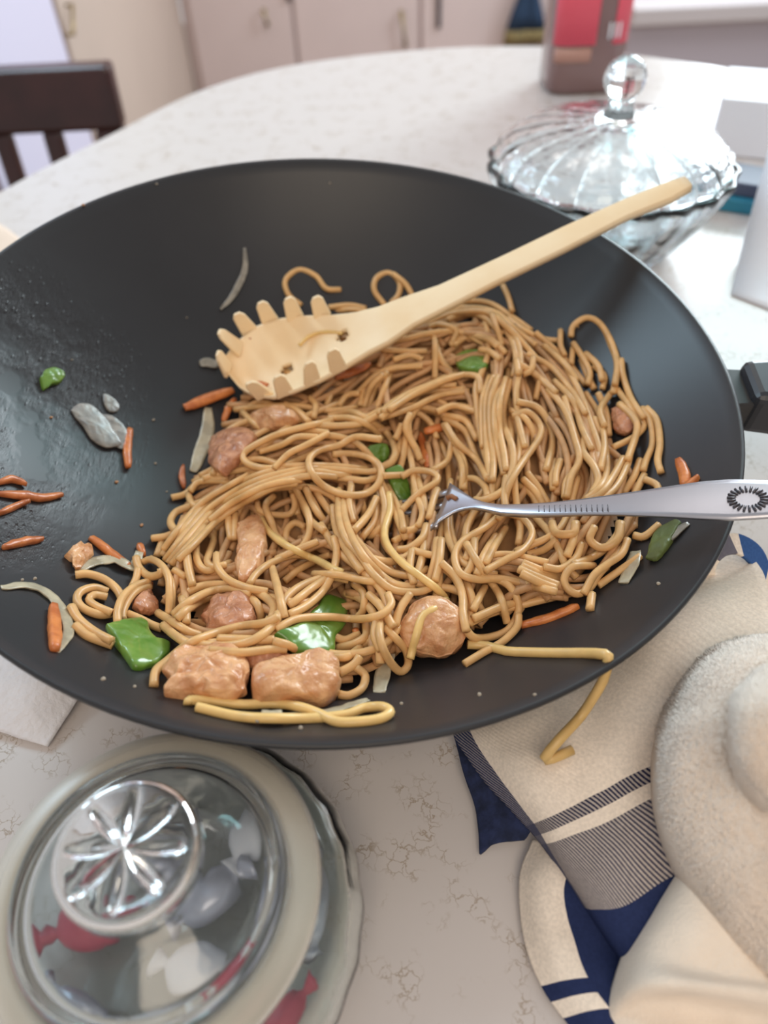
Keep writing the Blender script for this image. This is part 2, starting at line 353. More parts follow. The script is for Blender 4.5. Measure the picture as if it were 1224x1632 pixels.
# low boarded bench along the right of the back wall
a0 = at_axis(1018, 30, 1, YB - .45)[0]
bt = empty('window_seat', (a0 + .5, YB - .25, 0), 'pale grey window seat with a lighter ledge, behind the sauce bottle at right', 'bench')
zt = at_axis(1120, 16, 1, YB - .45)[2]
box('bench_body', mat('grey_paint', (186, 180, 190), .5), bt, a0 + .55, YB - .26, (zt - .03) / 2, 1.15, .42, zt - .03, bv=.004)
box('bench_top', mat('ledge_paint', (200, 194, 196), .5), bt, a0 + .55, YB - .27, zt, 1.17, .46, .05, bv=.006)

# ------------------------------------------------------------------ table
edge_px = [(0, 303), (60, 270), (130, 235), (180, 210), (240, 179), (300, 150), (370, 125), (450, 105), (560, 88), (700, 75), (780, 72), (860, 72), (930, 77), (1005, 85), (1100, 98), (1180, 111)]
E_ = at_z(edge_px, TABLE)[:, :2]
close = [(E_[-1][0] + .13, E_[-1][1] - .13), (.66, .55), (.70, .30), (.66, .05), (.60, -.18), (.30, -.32), (0, -.36), (-.32, -.30), (-.46, -.12), (-.52, .12), (-.46, .38), (E_[0][0] - .05, E_[0][1] - .06)]
close = [c for c in close]
print('table edge', E_.round(2).tolist(), 'cam', CAM, 'rim n', (Q @ [0, 0, 1]).round(3))
ring = catmull(np.vstack([E_, close, E_[:1]]), .03)[:-1]
n = len(ring); tb = empty('round_table', (0.1, .35, 0), 'white round kitchen table with fine brown thread pattern under the wok', 'table')
V = []; Fc = []
for dz, k in ((0, .994), (-.004, 1.0), (-.028, 1.0), (-.032, .99)):
    cc = ring.mean(0)
    V += [(*(cc + (p - cc) * k), TABLE + dz) for p in ring]
Fc.append(tuple(range(n))[::-1] if False else tuple(range(n)))
for l in range(3):
    for j in range(n): Fc.append((l * n + j, (l + 1) * n + j, (l + 1) * n + (j + 1) % n, l * n + (j + 1) % n))
Fc.append(tuple(3 * n + j for j in range(n))[::-1])
obj('tabletop', V, Fc, M['table'], tb, smooth=False)
obj('pedestal', *lathe_vf([(.0001, 0), (.30, 0), (.30, .02), (.08, .06), (.05, .2), (.05, .6), (.09, .70), (.09, .717), (.0001, .717)], (.1, .35, 0), 32), M['dark_wood'], tb)

# ------------------------------------------------------------------ chair
YC = 1.02
pl = at_axis(-60, 104, 1, YC); pr = at_axis(176, 98, 1, YC); pb = at_axis(150, 200, 1, YC)
ch = empty('dining_chair', ((pl[0] + pr[0]) / 2 - .12, YC, 0), 'dark red-brown wooden chair with slatted back beyond the table at left', 'chair')
zr = pr[2]; xr = pr[0]; zb = pb[2]; xl = xr - .315
def chair_box(nm, x0, x1, y0, y1, z0, z1, lean=0.0):
    V, Fc = box_vf((x0 + x1) / 2, (y0 + y1) / 2, (z0 + z1) / 2, x1 - x0, y1 - y0, z1 - z0)
    V = [(x + lean * (zr - z), y - .12 * (zr - z), z) for x, y, z in V]
    o = obj(nm, V, Fc, M['dark_wood'], ch, smooth=False); bevel(o, .006, 3)
chair_box('top_rail', xl, xr, YC - .014, YC + .014, zb, zr)
sy = zb - .33
for x0 in (xr - .036, xl):
    chair_box('leg', x0, x0 + .036, YC - .013, YC + .013, 0.0, zb + .001)
for k in range(5):
    x0 = xr - .036 - .055 - k * .062
    chair_box('slat', x0 - .012, x0 + .012, YC - .008, YC + .008, zb - .30, zb + .001)
chair_box('lower_rail', xl + .03, xr - .03, YC - .01, YC + .01, zb - .34, zb - .298)
chair_box('seat', xl - .002, xr + .005, YC + .02, YC + .42, .42, .45)
for x0 in (xr - .036, xl): chair_box('front_leg', x0, x0 + .036, YC + .37, YC + .405, 0, .42)

# ------------------------------------------------------------------ wok
prof = []
for r in np.linspace(0.0001, WR, 40): prof.append((r, float(wok_prof(r))))
prof += [(WR + .0016, .0006), (WR + .0020, -.0010)]
for r in np.linspace(WR, 0.0001, 36): prof.append((r + .0004, float(wok_prof(r)) - .0018))
V, Fc = lathe_vf(prof, (0, 0, 0), 160)
V = to_world(np.array(V) + RIMC)
wbase = to_world(RIMC + np.array([0, 0, -WD]))
wok = empty('wok', wbase - np.array([0, 0, .0018]), 'black carbon wok full of noodles standing on the round table', 'wok')
# keep the bowl in the wok's own frame so its surface pattern follows it
Vl = (np.array(V) - CAM) @ Q - RIMC
me = bpy.data.meshes.new('bowl'); me.from_pydata(Vl.tolist(), [], Fc); me.update(); me.polygons.foreach_set('use_smooth', [True] * len(me.polygons)); me.materials.append(M['wok'])
bo = bpy.data.objects.new('bowl', me); COL.objects.link(bo); bo.parent = wok
rc = to_world(RIMC)
bo.matrix_local = Matrix.Translation(Vector(rc) - wok.location) @ Matrix([[*Q[i], 0] for i in range(3)] + [[0, 0, 0, 1]])
# handle bracket and grip on the right
def wokpt(x, y, z): return to_world(RIMC + np.array([x, y, z]))
hd = np.array([math.cos(math.radians(1)), math.sin(math.radians(1))])
def hsec(d, hw, z0, z1, off=0.0):
    c = hd * (WR + d); nn = np.array([-hd[1], hd[0]])
    return [wokpt(*(c + nn * (s * hw + off)), zz) for s, zz in ((-1, z0), (1, z0), (1, z1), (-1, z1))]
def sweep(secs):
    V = [p for s in secs for p in s]; k = len(secs[0]); Fc = []
    for i in range(len(secs) - 1):
        for j in range(k): Fc.append((i * k + j, i * k + (j + 1) % k, (i + 1) * k + (j + 1) % k, (i + 1) * k + j))
    Fc.append(tuple(range(k))[::-1]); Fc.append(tuple((len(secs) - 1) * k + j for j in range(k))); return V, Fc
o = obj('handle_bracket', *sweep([hsec(-.001, .013, -.016, -.002), hsec(.004, .012, -.016, -.0015), hsec(.02, .011, -.013, 0)]), M['wok_out'], wok, smooth=False); bevel(o, .001)
o = obj('handle', *sweep([hsec(.008, .013, -.018, .004), hsec(.03, .015, -.018, .006), hsec(.10, .013, -.012, .010), hsec(.16, .010, -.004, .014)]), mat('black_handle', (46, 46, 50), .35), wok, smooth=False); bevel(o, .004, 3)

# ------------------------------------------------------------------ heap of food: height map in the wok frame
CELL = .0006; G0 = -.20; GN = 668
gx = G0 + np.arange(GN) * CELL
GX, GY = np.meshgrid(gx, gx, indexing='ij')         # relative to the rim centre
RAD = np.hypot(GX, GY)
H = np.asarray(wok_prof(RAD), float)
WOKH = H.copy()
def samp(A, x, y):
    i = np.clip(((x - G0) / CELL), 0, GN - 2); j = np.clip(((y - G0) / CELL), 0, GN - 2)
    a = i.astype(int); b = j.astype(int); fi = i - a; fj = j - b
    return A[a, b] * (1 - fi) * (1 - fj) + A[a + 1, b] * fi * (1 - fj) + A[a, b + 1] * (1 - fi) * fj + A[a + 1, b + 1] * fi * fj
def hit(uv, A, z0=-.05, it=40, lift=0.0):
    """where each pixel's ray meets the surface A (wok frame, relative to the rim centre)"""
    d = rays(uv, RR); z = np.full(len(d), z0, float)
    for _ in range(it):
        t = (RIMC[2] + z) / d[:, 2]; P = d * t[:, None] - RIMC
        z = .5 * z + .5 * (samp(A, P[:, 0], P[:, 1]) + lift)
    t = (RIMC[2] + z) / d[:, 2]; P = d * t[:, None] - RIMC; P[:, 2] = z
    return P
def at_zw(uv, z):
    d = rays(uv, RR); t = (RIMC[2] + z) / d[:, 2]; P = d * t[:, None] - RIMC; P[:, 2] = z; return P
def inpoly(x, y, poly):
    r = np.zeros(np.shape(x), bool); n = len(poly)
    for i in range(n):
        x0, y0 = poly[i]; x1, y1 = poly[(i + 1) % n]
        c = ((y0 > y) != (y1 > y)) & (x < (x1 - x0) * (y - y0) / (y1 - y0 + 1e-12) + x0); r ^= c
    return r
heap_px = [(262, 870), (285, 780), (320, 700), (350, 640), (420, 560), (520, 500), (600, 480), (700, 488), (790, 488), (880, 530), (940, 590), (1000, 660), (1035, 730), (1040, 800), (1020, 870), (960, 935), (900, 975), (830, 1005), (750, 1025), (640, 1050), (580, 1085), (520, 1105), (400, 1095), (290, 1080), (255, 1000), (235, 930)]
hp = hit(heap_px, WOKH)[:, :2]
inside = inpoly(GX, GY, hp)
dmin = np.full(GX.shape, 9.0)
ii = np.where(inside)
px_, py_ = GX[ii], GY[ii]; dm = np.full(len(px_), 9.0)
for i in range(len(hp)):
    a, b = hp[i], hp[(i + 1) % len(hp)]; ab = b - a; t = np.clip(((px_ - a[0]) * ab[0] + (py_ - a[1]) * ab[1]) / (ab @ ab), 0, 1)
    dm = np.minimum(dm, np.hypot(px_ - a[0] - t * ab[0], py_ - a[1] - t * ab[1]))
dmin[ii] = dm
mound = np.where(inside, .022 * (1 - np.exp(-np.where(inside, dmin, 0) / .022)), 0)
for (u, v, s, k) in ((520, 760, .030, .006), (800, 620, .035, .007), (900, 760, .03, .003), (650, 900, .02, .003), (720, 880, .012, -.005), (440, 880, .015, -.003)):
    c = hit([(u, v)], WOKH + .02 * inside)[0]
    mound += k * np.exp(-((GX - c[0]) ** 2 + (GY - c[1]) ** 2) / (2 * s * s)) * (1 - np.exp(-np.where(inside, dmin, 0) / .01))
SURF = WOKH + mound                   # what the eye should meet
H = WOKH + np.clip(mound - .0065, 0, None)
CORE = H.copy()
NR = .00164
FOOT = [(i, j) for i in range(-3, 4) for j in range(-3, 4) if math.hypot(i, j) * CELL < NR * 1.05]
def smooth(z, w):
    if w < 1: return z
    k = np.ones(2 * w + 1) / (2 * w + 1); return np.convolve(np.pad(z, w, mode='edge'), k, 'valid')
def rest(P, r, add=.7, update=True, sm=3):
    """lay a strand down: raise each point until it lies on what is below"""
    i = np.clip(((P[:, 0] - G0) / CELL).round().astype(int), 4, GN - 5); j = np.clip(((P[:, 1] - G0) / CELL).round().astype(int), 4, GN - 5)
    st = max(1, int(r / CELL / 1.5))
    raw = np.max([H[i + a * st, j + b * st] for a in (-1, 0, 1) for b in (-1, 0, 1)], axis=0) * .6 + .4 * H[i, j] + r * add
    mx = raw.copy()
    for s in (1, 2): mx = np.maximum(mx, np.maximum(np.roll(raw, s), np.roll(raw, -s)) if len(raw) > 6 else mx)
    mx[:2] = raw[:2]; mx[-2:] = raw[-2:]
    z = smooth(smooth(mx, sm), sm)
    return z
def stamp(P, r):
    i0 = ((P[:, 0] - G0) / CELL).round().astype(int); j0 = ((P[:, 1] - G0) / CELL).round().astype(int)
    for a, b in FOOT:
        d = math.hypot(a, b) * CELL
        ii = np.clip(i0 + a, 0, GN - 1); jj = np.clip(j0 + b, 0, GN - 1)
        np.maximum.at(H, (ii, jj), P[:, 2] + math.sqrt(max(0, r * r - d * d)) * .8)
def lay(uv, r=NR, traced=True, st=4.0):
    """strand given in picture points -> centre line in the wok frame, resting on the heap"""
    c = catmull(uv, st)
    P = hit(c, SURF if traced else SURF)
    for _ in range(4):
        z = rest(P, r)
        P = at_zw(c, z)
    lim = RAD_OK(P)
    P = P[lim] if lim.sum() > 4 else P
    stamp(P, r); return P
def RAD_OK(P): return np.hypot(P[:, 0], P[:, 1]) < WR - .002

# ---- traced strands: crop origin, then points in a 3x enlargement of the photograph
def cr(o, s): return [(o[0] + float(a.split(',')[0]) / 3, o[1] + float(a.split(',')[1]) / 3) for a in s.split()]
A_, B_, C_, D_, E_c, F_, G_ = (100, 780), (440, 780), (240, 600), (540, 600), (700, 600), (440, 400), (680, 440)
under = [
 (A_, '590,280 600,350 615,430 620,480'), (A_, '640,230 640,330 680,385 740,375 800,350'), (A_, '720,200 715,260 690,320'), (A_, '530,385 590,420'),
 (A_, '560,520 640,470 740,455 860,470 960,510 1010,560 1000,620'), (A_, '475,250 450,320'), (A_, '430,235 490,225 540,212'),
 (C_, '370,650 375,720 385,780'), (C_, '405,650 400,780'), (C_, '260,740 300,780 270,880 300,910 360,900'), (C_, '170,850 180,920 200,1000'), (C_, '0,870 60,910 100,990 100,1120'),
 (C_, '740,530 790,640 860,720'), (C_, '770,520 830,610 870,660'), (C_, '700,540 760,680 830,740'), (C_, '960,520 950,600 970,700'), (C_, '1000,560 1020,650 1000,720'),
 (C_, '740,720 690,700 650,740 650,800'), (C_, '660,1100 760,1020 850,960'), (C_, '1010,740 1060,760 1130,680'), (C_, '640,980 700,930 790,880 860,850'),
 (C_, '330,290 400,240 500,200'), (C_, '450,160 520,120 600,140'), (C_, '640,130 700,160 770,220'), (C_, '300,470 320,380 380,330'),
 (C_, '500,350 600,300 720,260 850,270'), (C_, '480,330 560,300 640,270 760,240 860,230'), (C_, '520,360 620,330 700,290 800,290'),
 (D_, '340,190 290,270 260,310'), (D_, '330,200 340,290 380,360'), (D_, '520,240 560,330 600,420 600,540'), (D_, '540,300 520,400 450,450'), (D_, '570,490 650,490 700,530 710,580'),
 (D_, '470,110 560,160 660,170'), (D_, '190,190 320,100 450,70 600,60'), (D_, '200,200 350,150 480,90 620,70'), (D_, '190,180 280,110 420,50 560,40'),
 (D_, '900,460 960,540 1000,610'), (D_, '860,520 920,560 950,620'), (D_, '880,490 940,550 975,615'), (D_, '480,900 560,970 600,1080 610,1190'),
 (D_, '600,960 640,1080 620,1190'), (D_, '700,1000 640,1120'), (D_, '650,780 640,880 600,960'), (D_, '750,760 690,860 660,950'), (D_, '800,720 740,820 700,900'),
 (E_c, '600,100 630,220 670,330 660,430 610,500 600,580'), (E_c, '550,400 540,480 545,540'), (E_c, '580,400 560,460 555,520'), (E_c, '700,280 690,360 740,430 760,500 730,560'),
 (E_c, '740,200 790,330 800,450 770,530 700,590'), (E_c, '880,390 830,480 770,560 690,600'), (E_c, '920,320 900,420 850,520 780,590'), (E_c, '960,400 930,480 880,560'),
 (E_c, '980,470 950,530 920,590'), (E_c, '400,890 500,930 590,960'), (E_c, '390,905 490,950 580,980'), (E_c, '380,920 480,965 570,1000'), (E_c, '390,940 480,985 560,1015'),
 (E_c, '140,1180 250,1130 400,1090 560,1050'), (E_c, '160,1160 300,1100 420,1070'), (E_c, '440,1030 380,1120'), (E_c, '680,800 650,870 580,920 500,910'), (E_c, '660,700 640,780 610,860'),
 (E_c, '860,700 850,760 760,850 640,900'), (E_c, '560,780 500,830 420,850'), (E_c, '760,1000 860,930 960,860'), (E_c, '930,760 980,765 1050,710'), (E_c, '730,1040 720,1115'),
 (F_, '250,270 350,260 430,275'), (F_, '260,290 360,280 440,290'), (F_, '500,470 620,480 720,480'), (F_, '380,690 470,600 560,560 700,550'), (F_, '400,740 430,650 490,600'), (F_, '480,760 520,650 550,580'),
 (F_, '440,750 480,640 530,580'), (F_, '420,750 455,650 510,590'), (F_, '160,700 190,740 180,800'), (F_, '240,740 270,680 330,670'), (F_, '300,740 340,690 400,680'), (F_, '0,760 80,750 160,820'),
 (F_, '500,800 600,720 750,650 850,600 960,600 980,680'), (F_, '510,770 620,690 760,630 860,590'), (F_, '540,760 650,690 800,620 900,590'), (F_, '820,330 900,300 1000,320 1080,400'),
 (F_, '700,380 780,350 860,380 840,440'), (F_, '560,520 640,500 700,520'), (F_, '640,330 760,290 900,270 1040,300 1120,380'),
 (G_, '0,230 120,180 280,170 380,240 450,310 520,390'), (G_, '40,150 180,120 300,130 400,190 500,260'), (G_, '60,180 220,150 340,180 430,260 520,330'), (G_, '390,200 470,260 560,300 640,310'),
 (G_, '520,270 600,340 680,420 760,520'), (G_, '480,370 600,440 700,560 760,660'), (G_, '440,420 520,470 620,560'), (G_, '700,340 690,420'), (G_, '740,400 780,500 800,540'), (G_, '800,430 850,480 840,540'),
 (G_, '640,260 640,330 660,380'), (G_, '700,320 740,380 780,460 770,520'), (G_, '560,330 660,420 720,500'), (G_, '760,370 820,430 840,500'), (G_, '820,560 860,660 870,760'), (G_, '760,560 820,660 850,800 830,930'),
 (G_, '610,500 700,600 740,720 790,830'), (G_, '400,640 470,680 510,760 500,850'), (G_, '430,670 450,740 470,820'), (G_, '880,560 830,640 850,720'), (G_, '540,500 520,590'), (G_, '430,400 440,470'), (G_, '510,390 500,450 460,470'),
]
over = [
 (A_, '60,410 120,405 200,430 260,480 290,540'), (A_, '245,590 180,600 100,570 68,530 85,490 150,470 215,490'), (A_, '212,515 150,505 125,530 165,560 235,590'),
 (A_, '310,595 370,620 430,650 475,665'), (A_, '420,465 350,490 305,545 285,600 290,625'), (A_, '415,440 350,460 290,510 262,580 262,640'),
 (A_, '380,350 420,335 470,360 505,420 510,500 508,600'), (A_, '350,325 365,375 415,415 465,405 470,380'), (A_, '360,380 350,430 330,470'),
 (A_, '60,650 120,700 240,745'), (A_, '40,560 75,620 150,680 235,725'),
 (A_, '700,770 850,780 1000,765 1070,765'), (A_, '745,715 900,720 1010,720'), (A_, '1010,725 1090,750 1155,795'), (A_, '455,590 520,630 600,680 660,700'),
 (A_, '480,650 540,700 600,735 680,745 790,750 900,725 980,675 1025,620 1030,590'), (A_, '570,520 590,590 590,640'),
 (A_, '545,620 600,570 690,520 790,495 880,510 930,550 945,600 935,640'), (A_, '530,600 600,540 700,490 800,475 900,500'),
 (A_, '1000,370 1030,480 1060,615'), (A_, '735,310 740,370 790,430 880,470 980,490'), (A_, '890,455 930,400 1000,350 1100,315 1180,320'),
 (C_, '510,600 520,640 580,660 660,660 690,620 680,560'), (C_, '590,570 550,620 580,700 600,760 650,800'), (C_, '690,530 750,650 760,740 720,820 650,850'),
 (B_, '370,450 420,500 415,580 390,610'), (B_, '275,230 290,300 270,400 220,490 140,560 60,600'), (B_, '180,405 300,410 420,435 520,445'), (B_, '0,335 120,280 200,250'),
 (B_, '270,80 290,200 350,310 410,395'), (B_, '300,150 350,260 420,330 500,380'), (B_, '330,160 400,260 480,350 560,400 650,410 720,380'),
 (B_, '300,0 300,130 330,230 400,320 470,410 560,480 680,490 740,470'), (B_, '320,20 330,140 380,260 460,370 560,450 660,470'),
 (B_, '590,60 625,150 620,210 560,250'), (B_, '700,90 700,140 660,190 600,200'), (B_, '720,170 700,230 640,280 580,290'), (B_, '500,40 540,120 520,200'), (B_, '460,60 430,140 370,200'), (B_, '480,40 470,150 410,230'),
 (B_, '650,290 720,310 790,320'), (B_, '770,240 760,340 730,450'), (B_, '790,240 780,350 760,440'), (B_, '650,290 640,380 660,450'),
 (B_, '480,620 470,700 500,770'), (B_, '520,660 560,700 620,770 630,840 590,870 530,800 495,700 500,600'), (B_, '640,500 590,580 570,650'), (B_, '440,500 500,560 560,660'),
 (B_, '430,640 430,700 370,740 290,760'), (B_, '270,800 340,800 400,760'), (B_, '300,880 370,840 400,800'), (B_, '380,850 425,890 410,950 350,985 300,980'), (B_, '270,700 330,720 400,690'),
 (A_, '435,940 445,870 500,820 600,740 720,690 850,655 960,640 1030,610'), (B_, '0,670 100,620 250,610 400,620 500,600 550,550 535,500'),
 (C_, '460,470 600,440 740,430 860,450'),
 (C_, '5,775 70,765 120,745'), (C_, '190,620 120,650 95,700 130,740 190,730'), (C_, '100,580 170,560 240,500 370,485'), (C_, '180,560 200,610 260,640'), (C_, '190,550 230,505 330,500 400,520'), (C_, '440,170 490,220 540,260'),
 # ribbon of parallel noodles
 (C_, '55,860 150,740 260,615 400,525 550,460 750,425'), (C_, '70,880 160,760 270,640 410,545 560,480 760,440 900,455 1000,460'), (C_, '85,895 175,780 285,655 420,565 570,500 760,455 900,470 990,475'),
 (C_, '100,900 190,800 300,675 430,585 580,515 760,475 890,480'), (C_, '130,880 210,800 320,690 450,600 590,530 700,510'), (C_, '280,690 380,610 500,545 600,510 720,495'), (C_, '60,830 140,720 250,600 380,520 470,470'),
 (C_, '590,430 760,425 900,430 1040,445'), (C_, '780,440 900,445 1020,455 1090,450'),
 (C_, '850,270 740,330 660,370 590,440'), (C_, '870,210 740,240 600,280 480,340 440,380 470,420 550,440 640,430'), (C_, '850,190 960,170 1060,220 1130,270 1170,350 1150,410 1100,435'), (C_, '850,200 960,200 1050,240 1110,300'),
 (C_, '1100,500 1150,600 1180,680 1224,780'), (C_, '1100,530 1120,620 1110,730 1130,820 1224,900'), (C_, '970,740 1040,660 1080,580'), (C_, '1130,520 1190,640 1210,740'),
 (C_, '870,372 960,370 1050,390 1100,440 1090,510 1030,560 930,565 830,525 770,460 758,400 800,355 900,330 980,290 1100,300'),
 (D_, '350,450 370,560 400,650 380,720'), (D_, '370,460 400,560 420,650'), (D_, '210,475 330,470'), (D_, '300,640 380,560 470,500 450,460 360,450 300,480'), (D_, '472,540 450,600 430,680'),
 (D_, '500,200 600,260 650,370 700,470'), (D_, '500,230 560,320 640,380 690,450'), (D_, '480,180 600,210 660,300'),
 (D_, '720,0 690,100 685,200 690,340'), (D_, '740,0 705,110 703,240 712,400 725,500'), (D_, '760,0 725,120 725,250 740,400 735,500'), (D_, '790,10 750,120 745,250 770,380 790,470'), (D_, '800,10 770,120 768,250 790,360 800,450'),
 (D_, '820,20 790,130 790,230 830,340 830,440 790,540 700,590 650,590'), (D_, '830,190 900,170 960,230 960,290 900,380 840,470 800,560 790,650'), (D_, '850,120 950,150 1010,240 1020,330 990,450'),
 (D_, '1000,60 1080,160 1130,300 1150,400 1110,480 1090,580'),
 (D_, '610,800 690,930 770,1050 805,1180'), (D_, '790,650 880,680 925,750 880,830 790,880 700,930'), (D_, '800,640 700,720 590,790 555,860 580,940 660,970 760,970 830,1020 860,1110 820,1200 750,1240 650,1250 600,1200'), (D_, '660,960 800,970 920,1000 1040,1030'),
 (B_, '900,835 990,780 1080,730 1150,660 1160,600'), (B_, '790,350 860,420 890,500 895,600 910,680'),
 (E_c, '740,905 640,910 600,960 610,1010 660,1040 720,1010 760,950 850,850 900,790'), (E_c, '900,780 870,850 800,900 740,950 690,1040'), (E_c, '740,720 720,780 780,820 850,780 870,700'), (E_c, '540,700 560,750 640,750 650,700'),
 (E_c, '850,60 930,170 980,230 930,290 830,340'), (E_c, '860,130 930,200 945,260 900,400'), (E_c, '990,150 1040,210 1055,320 1045,400 1060,460'), (E_c, '970,150 1010,220 1020,320 990,400 975,450'), (E_c, '980,490 1040,520 1050,570'),
 (G_, '690,290 700,240 760,200 820,220 870,290 905,380 915,450 890,560'), (G_, '930,400 940,480 980,590 1040,680'), (G_, '720,250 770,215 830,250 880,330 910,420 900,520'), (G_, '310,180 340,260 360,330'), (G_, '250,350 300,360 350,400'),
 (G_, '130,330 200,290 300,300 380,370'), (G_, '60,640 150,620 230,640'),
 (F_, '120,260 60,210 45,140 110,90 190,120 240,180 310,185'), (F_, '520,260 470,190 480,130 540,105 590,150 585,210 550,250'), (F_, '560,110 620,160 660,230'), (F_, '1085,165 1110,220 1130,290'),
 (F_, '750,400 790,520 840,580'), (F_, '760,430 760,560 760,610'), (F_, '830,450 900,410 1000,420 1060,460'), (F_, '770,770 850,740 960,770'), (F_, '810,830 870,920 960,1000 1010,1090'), (F_, '850,930 890,1030 890,1140'), (F_, '640,780 620,850 670,950 690,1000'), (F_, '600,830 570,900'),
]
bright = [
 (A_, '950,140 975,190 1040,250 1130,300 1230,345 1290,380 1340,400'),
 (B_, '540,20 545,100 520,190 530,260 590,340 680,410 760,470 810,520'),
 (B_, '815,530 760,570 700,610 670,700 640,810'),
]
U = [cr(o, s) for o, s in under]; O = [cr(o, s) for o, s in over]; BR = [cr(o, s) for o, s in bright]

# direction field from the traced strands
SP, SA = [], []
for s in U + O:
    c = catmull(s, 12); d = np.gradient(c, axis=0); SP.append(c); SA.append(np.arctan2(d[:, 1], d[:, 0]))
SP = np.vstack(SP); SA = np.concatenate(SA); S2 = np.stack([np.cos(2 * SA), np.sin(2 * SA)], 1)
def field(p):
    wgt = np.exp(-((SP - p) ** 2).sum(1) / (2 * 22.0 ** 2)) + 1e-9; v = (S2 * wgt[:, None]).sum(0); return .5 * math.atan2(v[1], v[0])
heap_in = np.array(heap_px); hcx = heap_in.mean(0); heap_in = hcx + (heap_in - hcx) * .965
def grow(jit, L):
    while True:
        p = np.array([random.uniform(240, 1040), random.uniform(480, 1110)])
        if inpoly(p[0], p[1], heap_in): break
    a = field(p) + random.gauss(0, jit) + random.choice((0, math.pi)); pts = [p]; curl = random.gauss(0, .05)
    for _ in range(int(L / 14)):
        f = field(p); df = math.remainder(f - a, math.pi); a += .35 * max(-.5, min(.5, df)) + curl + random.gauss(0, .05); curl = .92 * curl + random.gauss(0, .012)
        q = p + 14 * np.array([math.cos(a), math.sin(a)])
        if not inpoly(q[0], q[1], heap_in): break
        p = q; pts.append(p)
    return pts
def strands(n, jit, lo, hi):
    out = []
    while len(out) < n:
        g = grow(jit, random.uniform(lo, hi))
        if len(g) > 4: out.append(g[::2] if len(g) > 7 else g)
    return out
MARKS = [((712, 800), 'fork head'), ((880, 818), 'narrow fork handle'), ((1020, 812), 'wide fork handle'), ((430, 575), 'server head'), ((600, 520), 'neck of the server'), ((760, 450), 'server handle'),
         ((690, 1000), 'large chicken ball'), ((402, 870), 'upright chicken wedge'), ((365, 980), 'oval chicken piece'), ((325, 1075), 'ragged chicken chunk'), ((475, 1080), 'blocky chicken chunk'),
         ((500, 1000), 'folded green pepper'), ((215, 1030), 'green pepper square'), ((680, 715), 'upright centre carrot'), ((605, 725), 'looped green pepper bit'), ((750, 575), 'far green pepper'),
         ((1090, 760), 'carrot beyond the fork'), ((365, 720), 'browned left chicken'), ((432, 665), 'pinkish chicken'), ((875, 985), 'front right carrot'), ((985, 665), 'reddish right chicken'),
         ((1005, 900), 'right white onion'), ((612, 1075), 'white onion wedge'), ((165, 900), 'folded glassy onion'), ((635, 770), 'green pepper strip')]
def region(P2):
    c = np.array(P2, float); m = c.mean(0); L = np.linalg.norm(np.diff(c, axis=0), axis=1).sum(); ch_ = np.linalg.norm(c[-1] - c[0])
    k = min(MARKS, key=lambda q: (q[0][0] - m[0]) ** 2 + (q[0][1] - m[1]) ** 2); dx, dy = m[0] - k[0][0], m[1] - k[0][1]
    side = ('right of' if dx > 0 else 'left of') if abs(dx) > abs(dy) * 1.3 else ('before' if dy > 0 else 'beyond')
    if math.hypot(dx, dy) < 18: side = 'at'
    q = ch_ / max(L, 1); a = math.degrees(math.atan2(-(c[-1] - c[0])[1], (c[-1] - c[0])[0])) % 180
    shape = 'looped' if q < .5 else 'bent' if q < .85 else 'curved' if q < .97 else 'straight'
    size = 'long' if L > 190 else 'short' if L < 90 else 'medium'
    ori = 'running sideways' if a < 22 or a > 158 else 'rising to the right' if a < 68 else 'running lengthwise' if a < 112 else 'rising to the left'
    t = f'{size} {shape} noodle {ori}, {side} the {k[1]}'
    return t, 'noodles ' + side + ' the ' + k[1]
NOODLES = []
def noodle(P, uv, mt=None, label=None, group=None, r=NR):
    W = to_world(P + RIMC)
    V, Fc = tube_vf(W, r * random.uniform(.93, 1.06), 8)
    o = obj('noodle', V, Fc, mt or M['noodle'])
    l, g = region(uv)
    if label: tag(o, label, 'noodle', group)
    else: tag(o, l, 'noodle', g); NOODLES.append((l, float(np.mean(uv, axis=0)[0]), o))
    return o

# lump of noodles too deep to see singly, then a joined layer, then the counted ones
step = 3; idx = np.arange(0, GN, step); parts = []
Vc, vid = [], {}
Fcore = []
cm = (mound > .0095)
for i in idx:
    for j in idx:
        if cm[i, j]: vid[(i, j)] = len(Vc); Vc.append((GX[i, j], GY[i, j], CORE[i, j] - .0006))
for (i, j) in list(vid):
    q = [(i, j), (i + step, j), (i + step, j + step), (i, j + step)]
    if all(k in vid for k in q): Fcore.append([vid[k] for k in q])
parts.append((to_world(np.array(Vc) + RIMC).tolist(), Fcore))
for g in strands(330, .5, 90, 260):
    P = lay(g, st=7); parts.append(tuple(x.tolist() if hasattr(x, 'tolist') else x for x in tube_vf(to_world(P + RIMC), NR, 6)))
V, Fc = join_vf(parts)
tag(obj('noodle_tangle', V, Fc, M['noodle_shaded']), 'deep tangle of noodles with shade painted in, filling the heap under the top strands', 'noodles', None, 'stuff')
for g in strands(max(40, 300 - len(U) - len(O) - len(BR) - 6), .3, 120, 300):
    noodle(lay(g, st=6), g)
for g in U: noodle(lay(g), g)

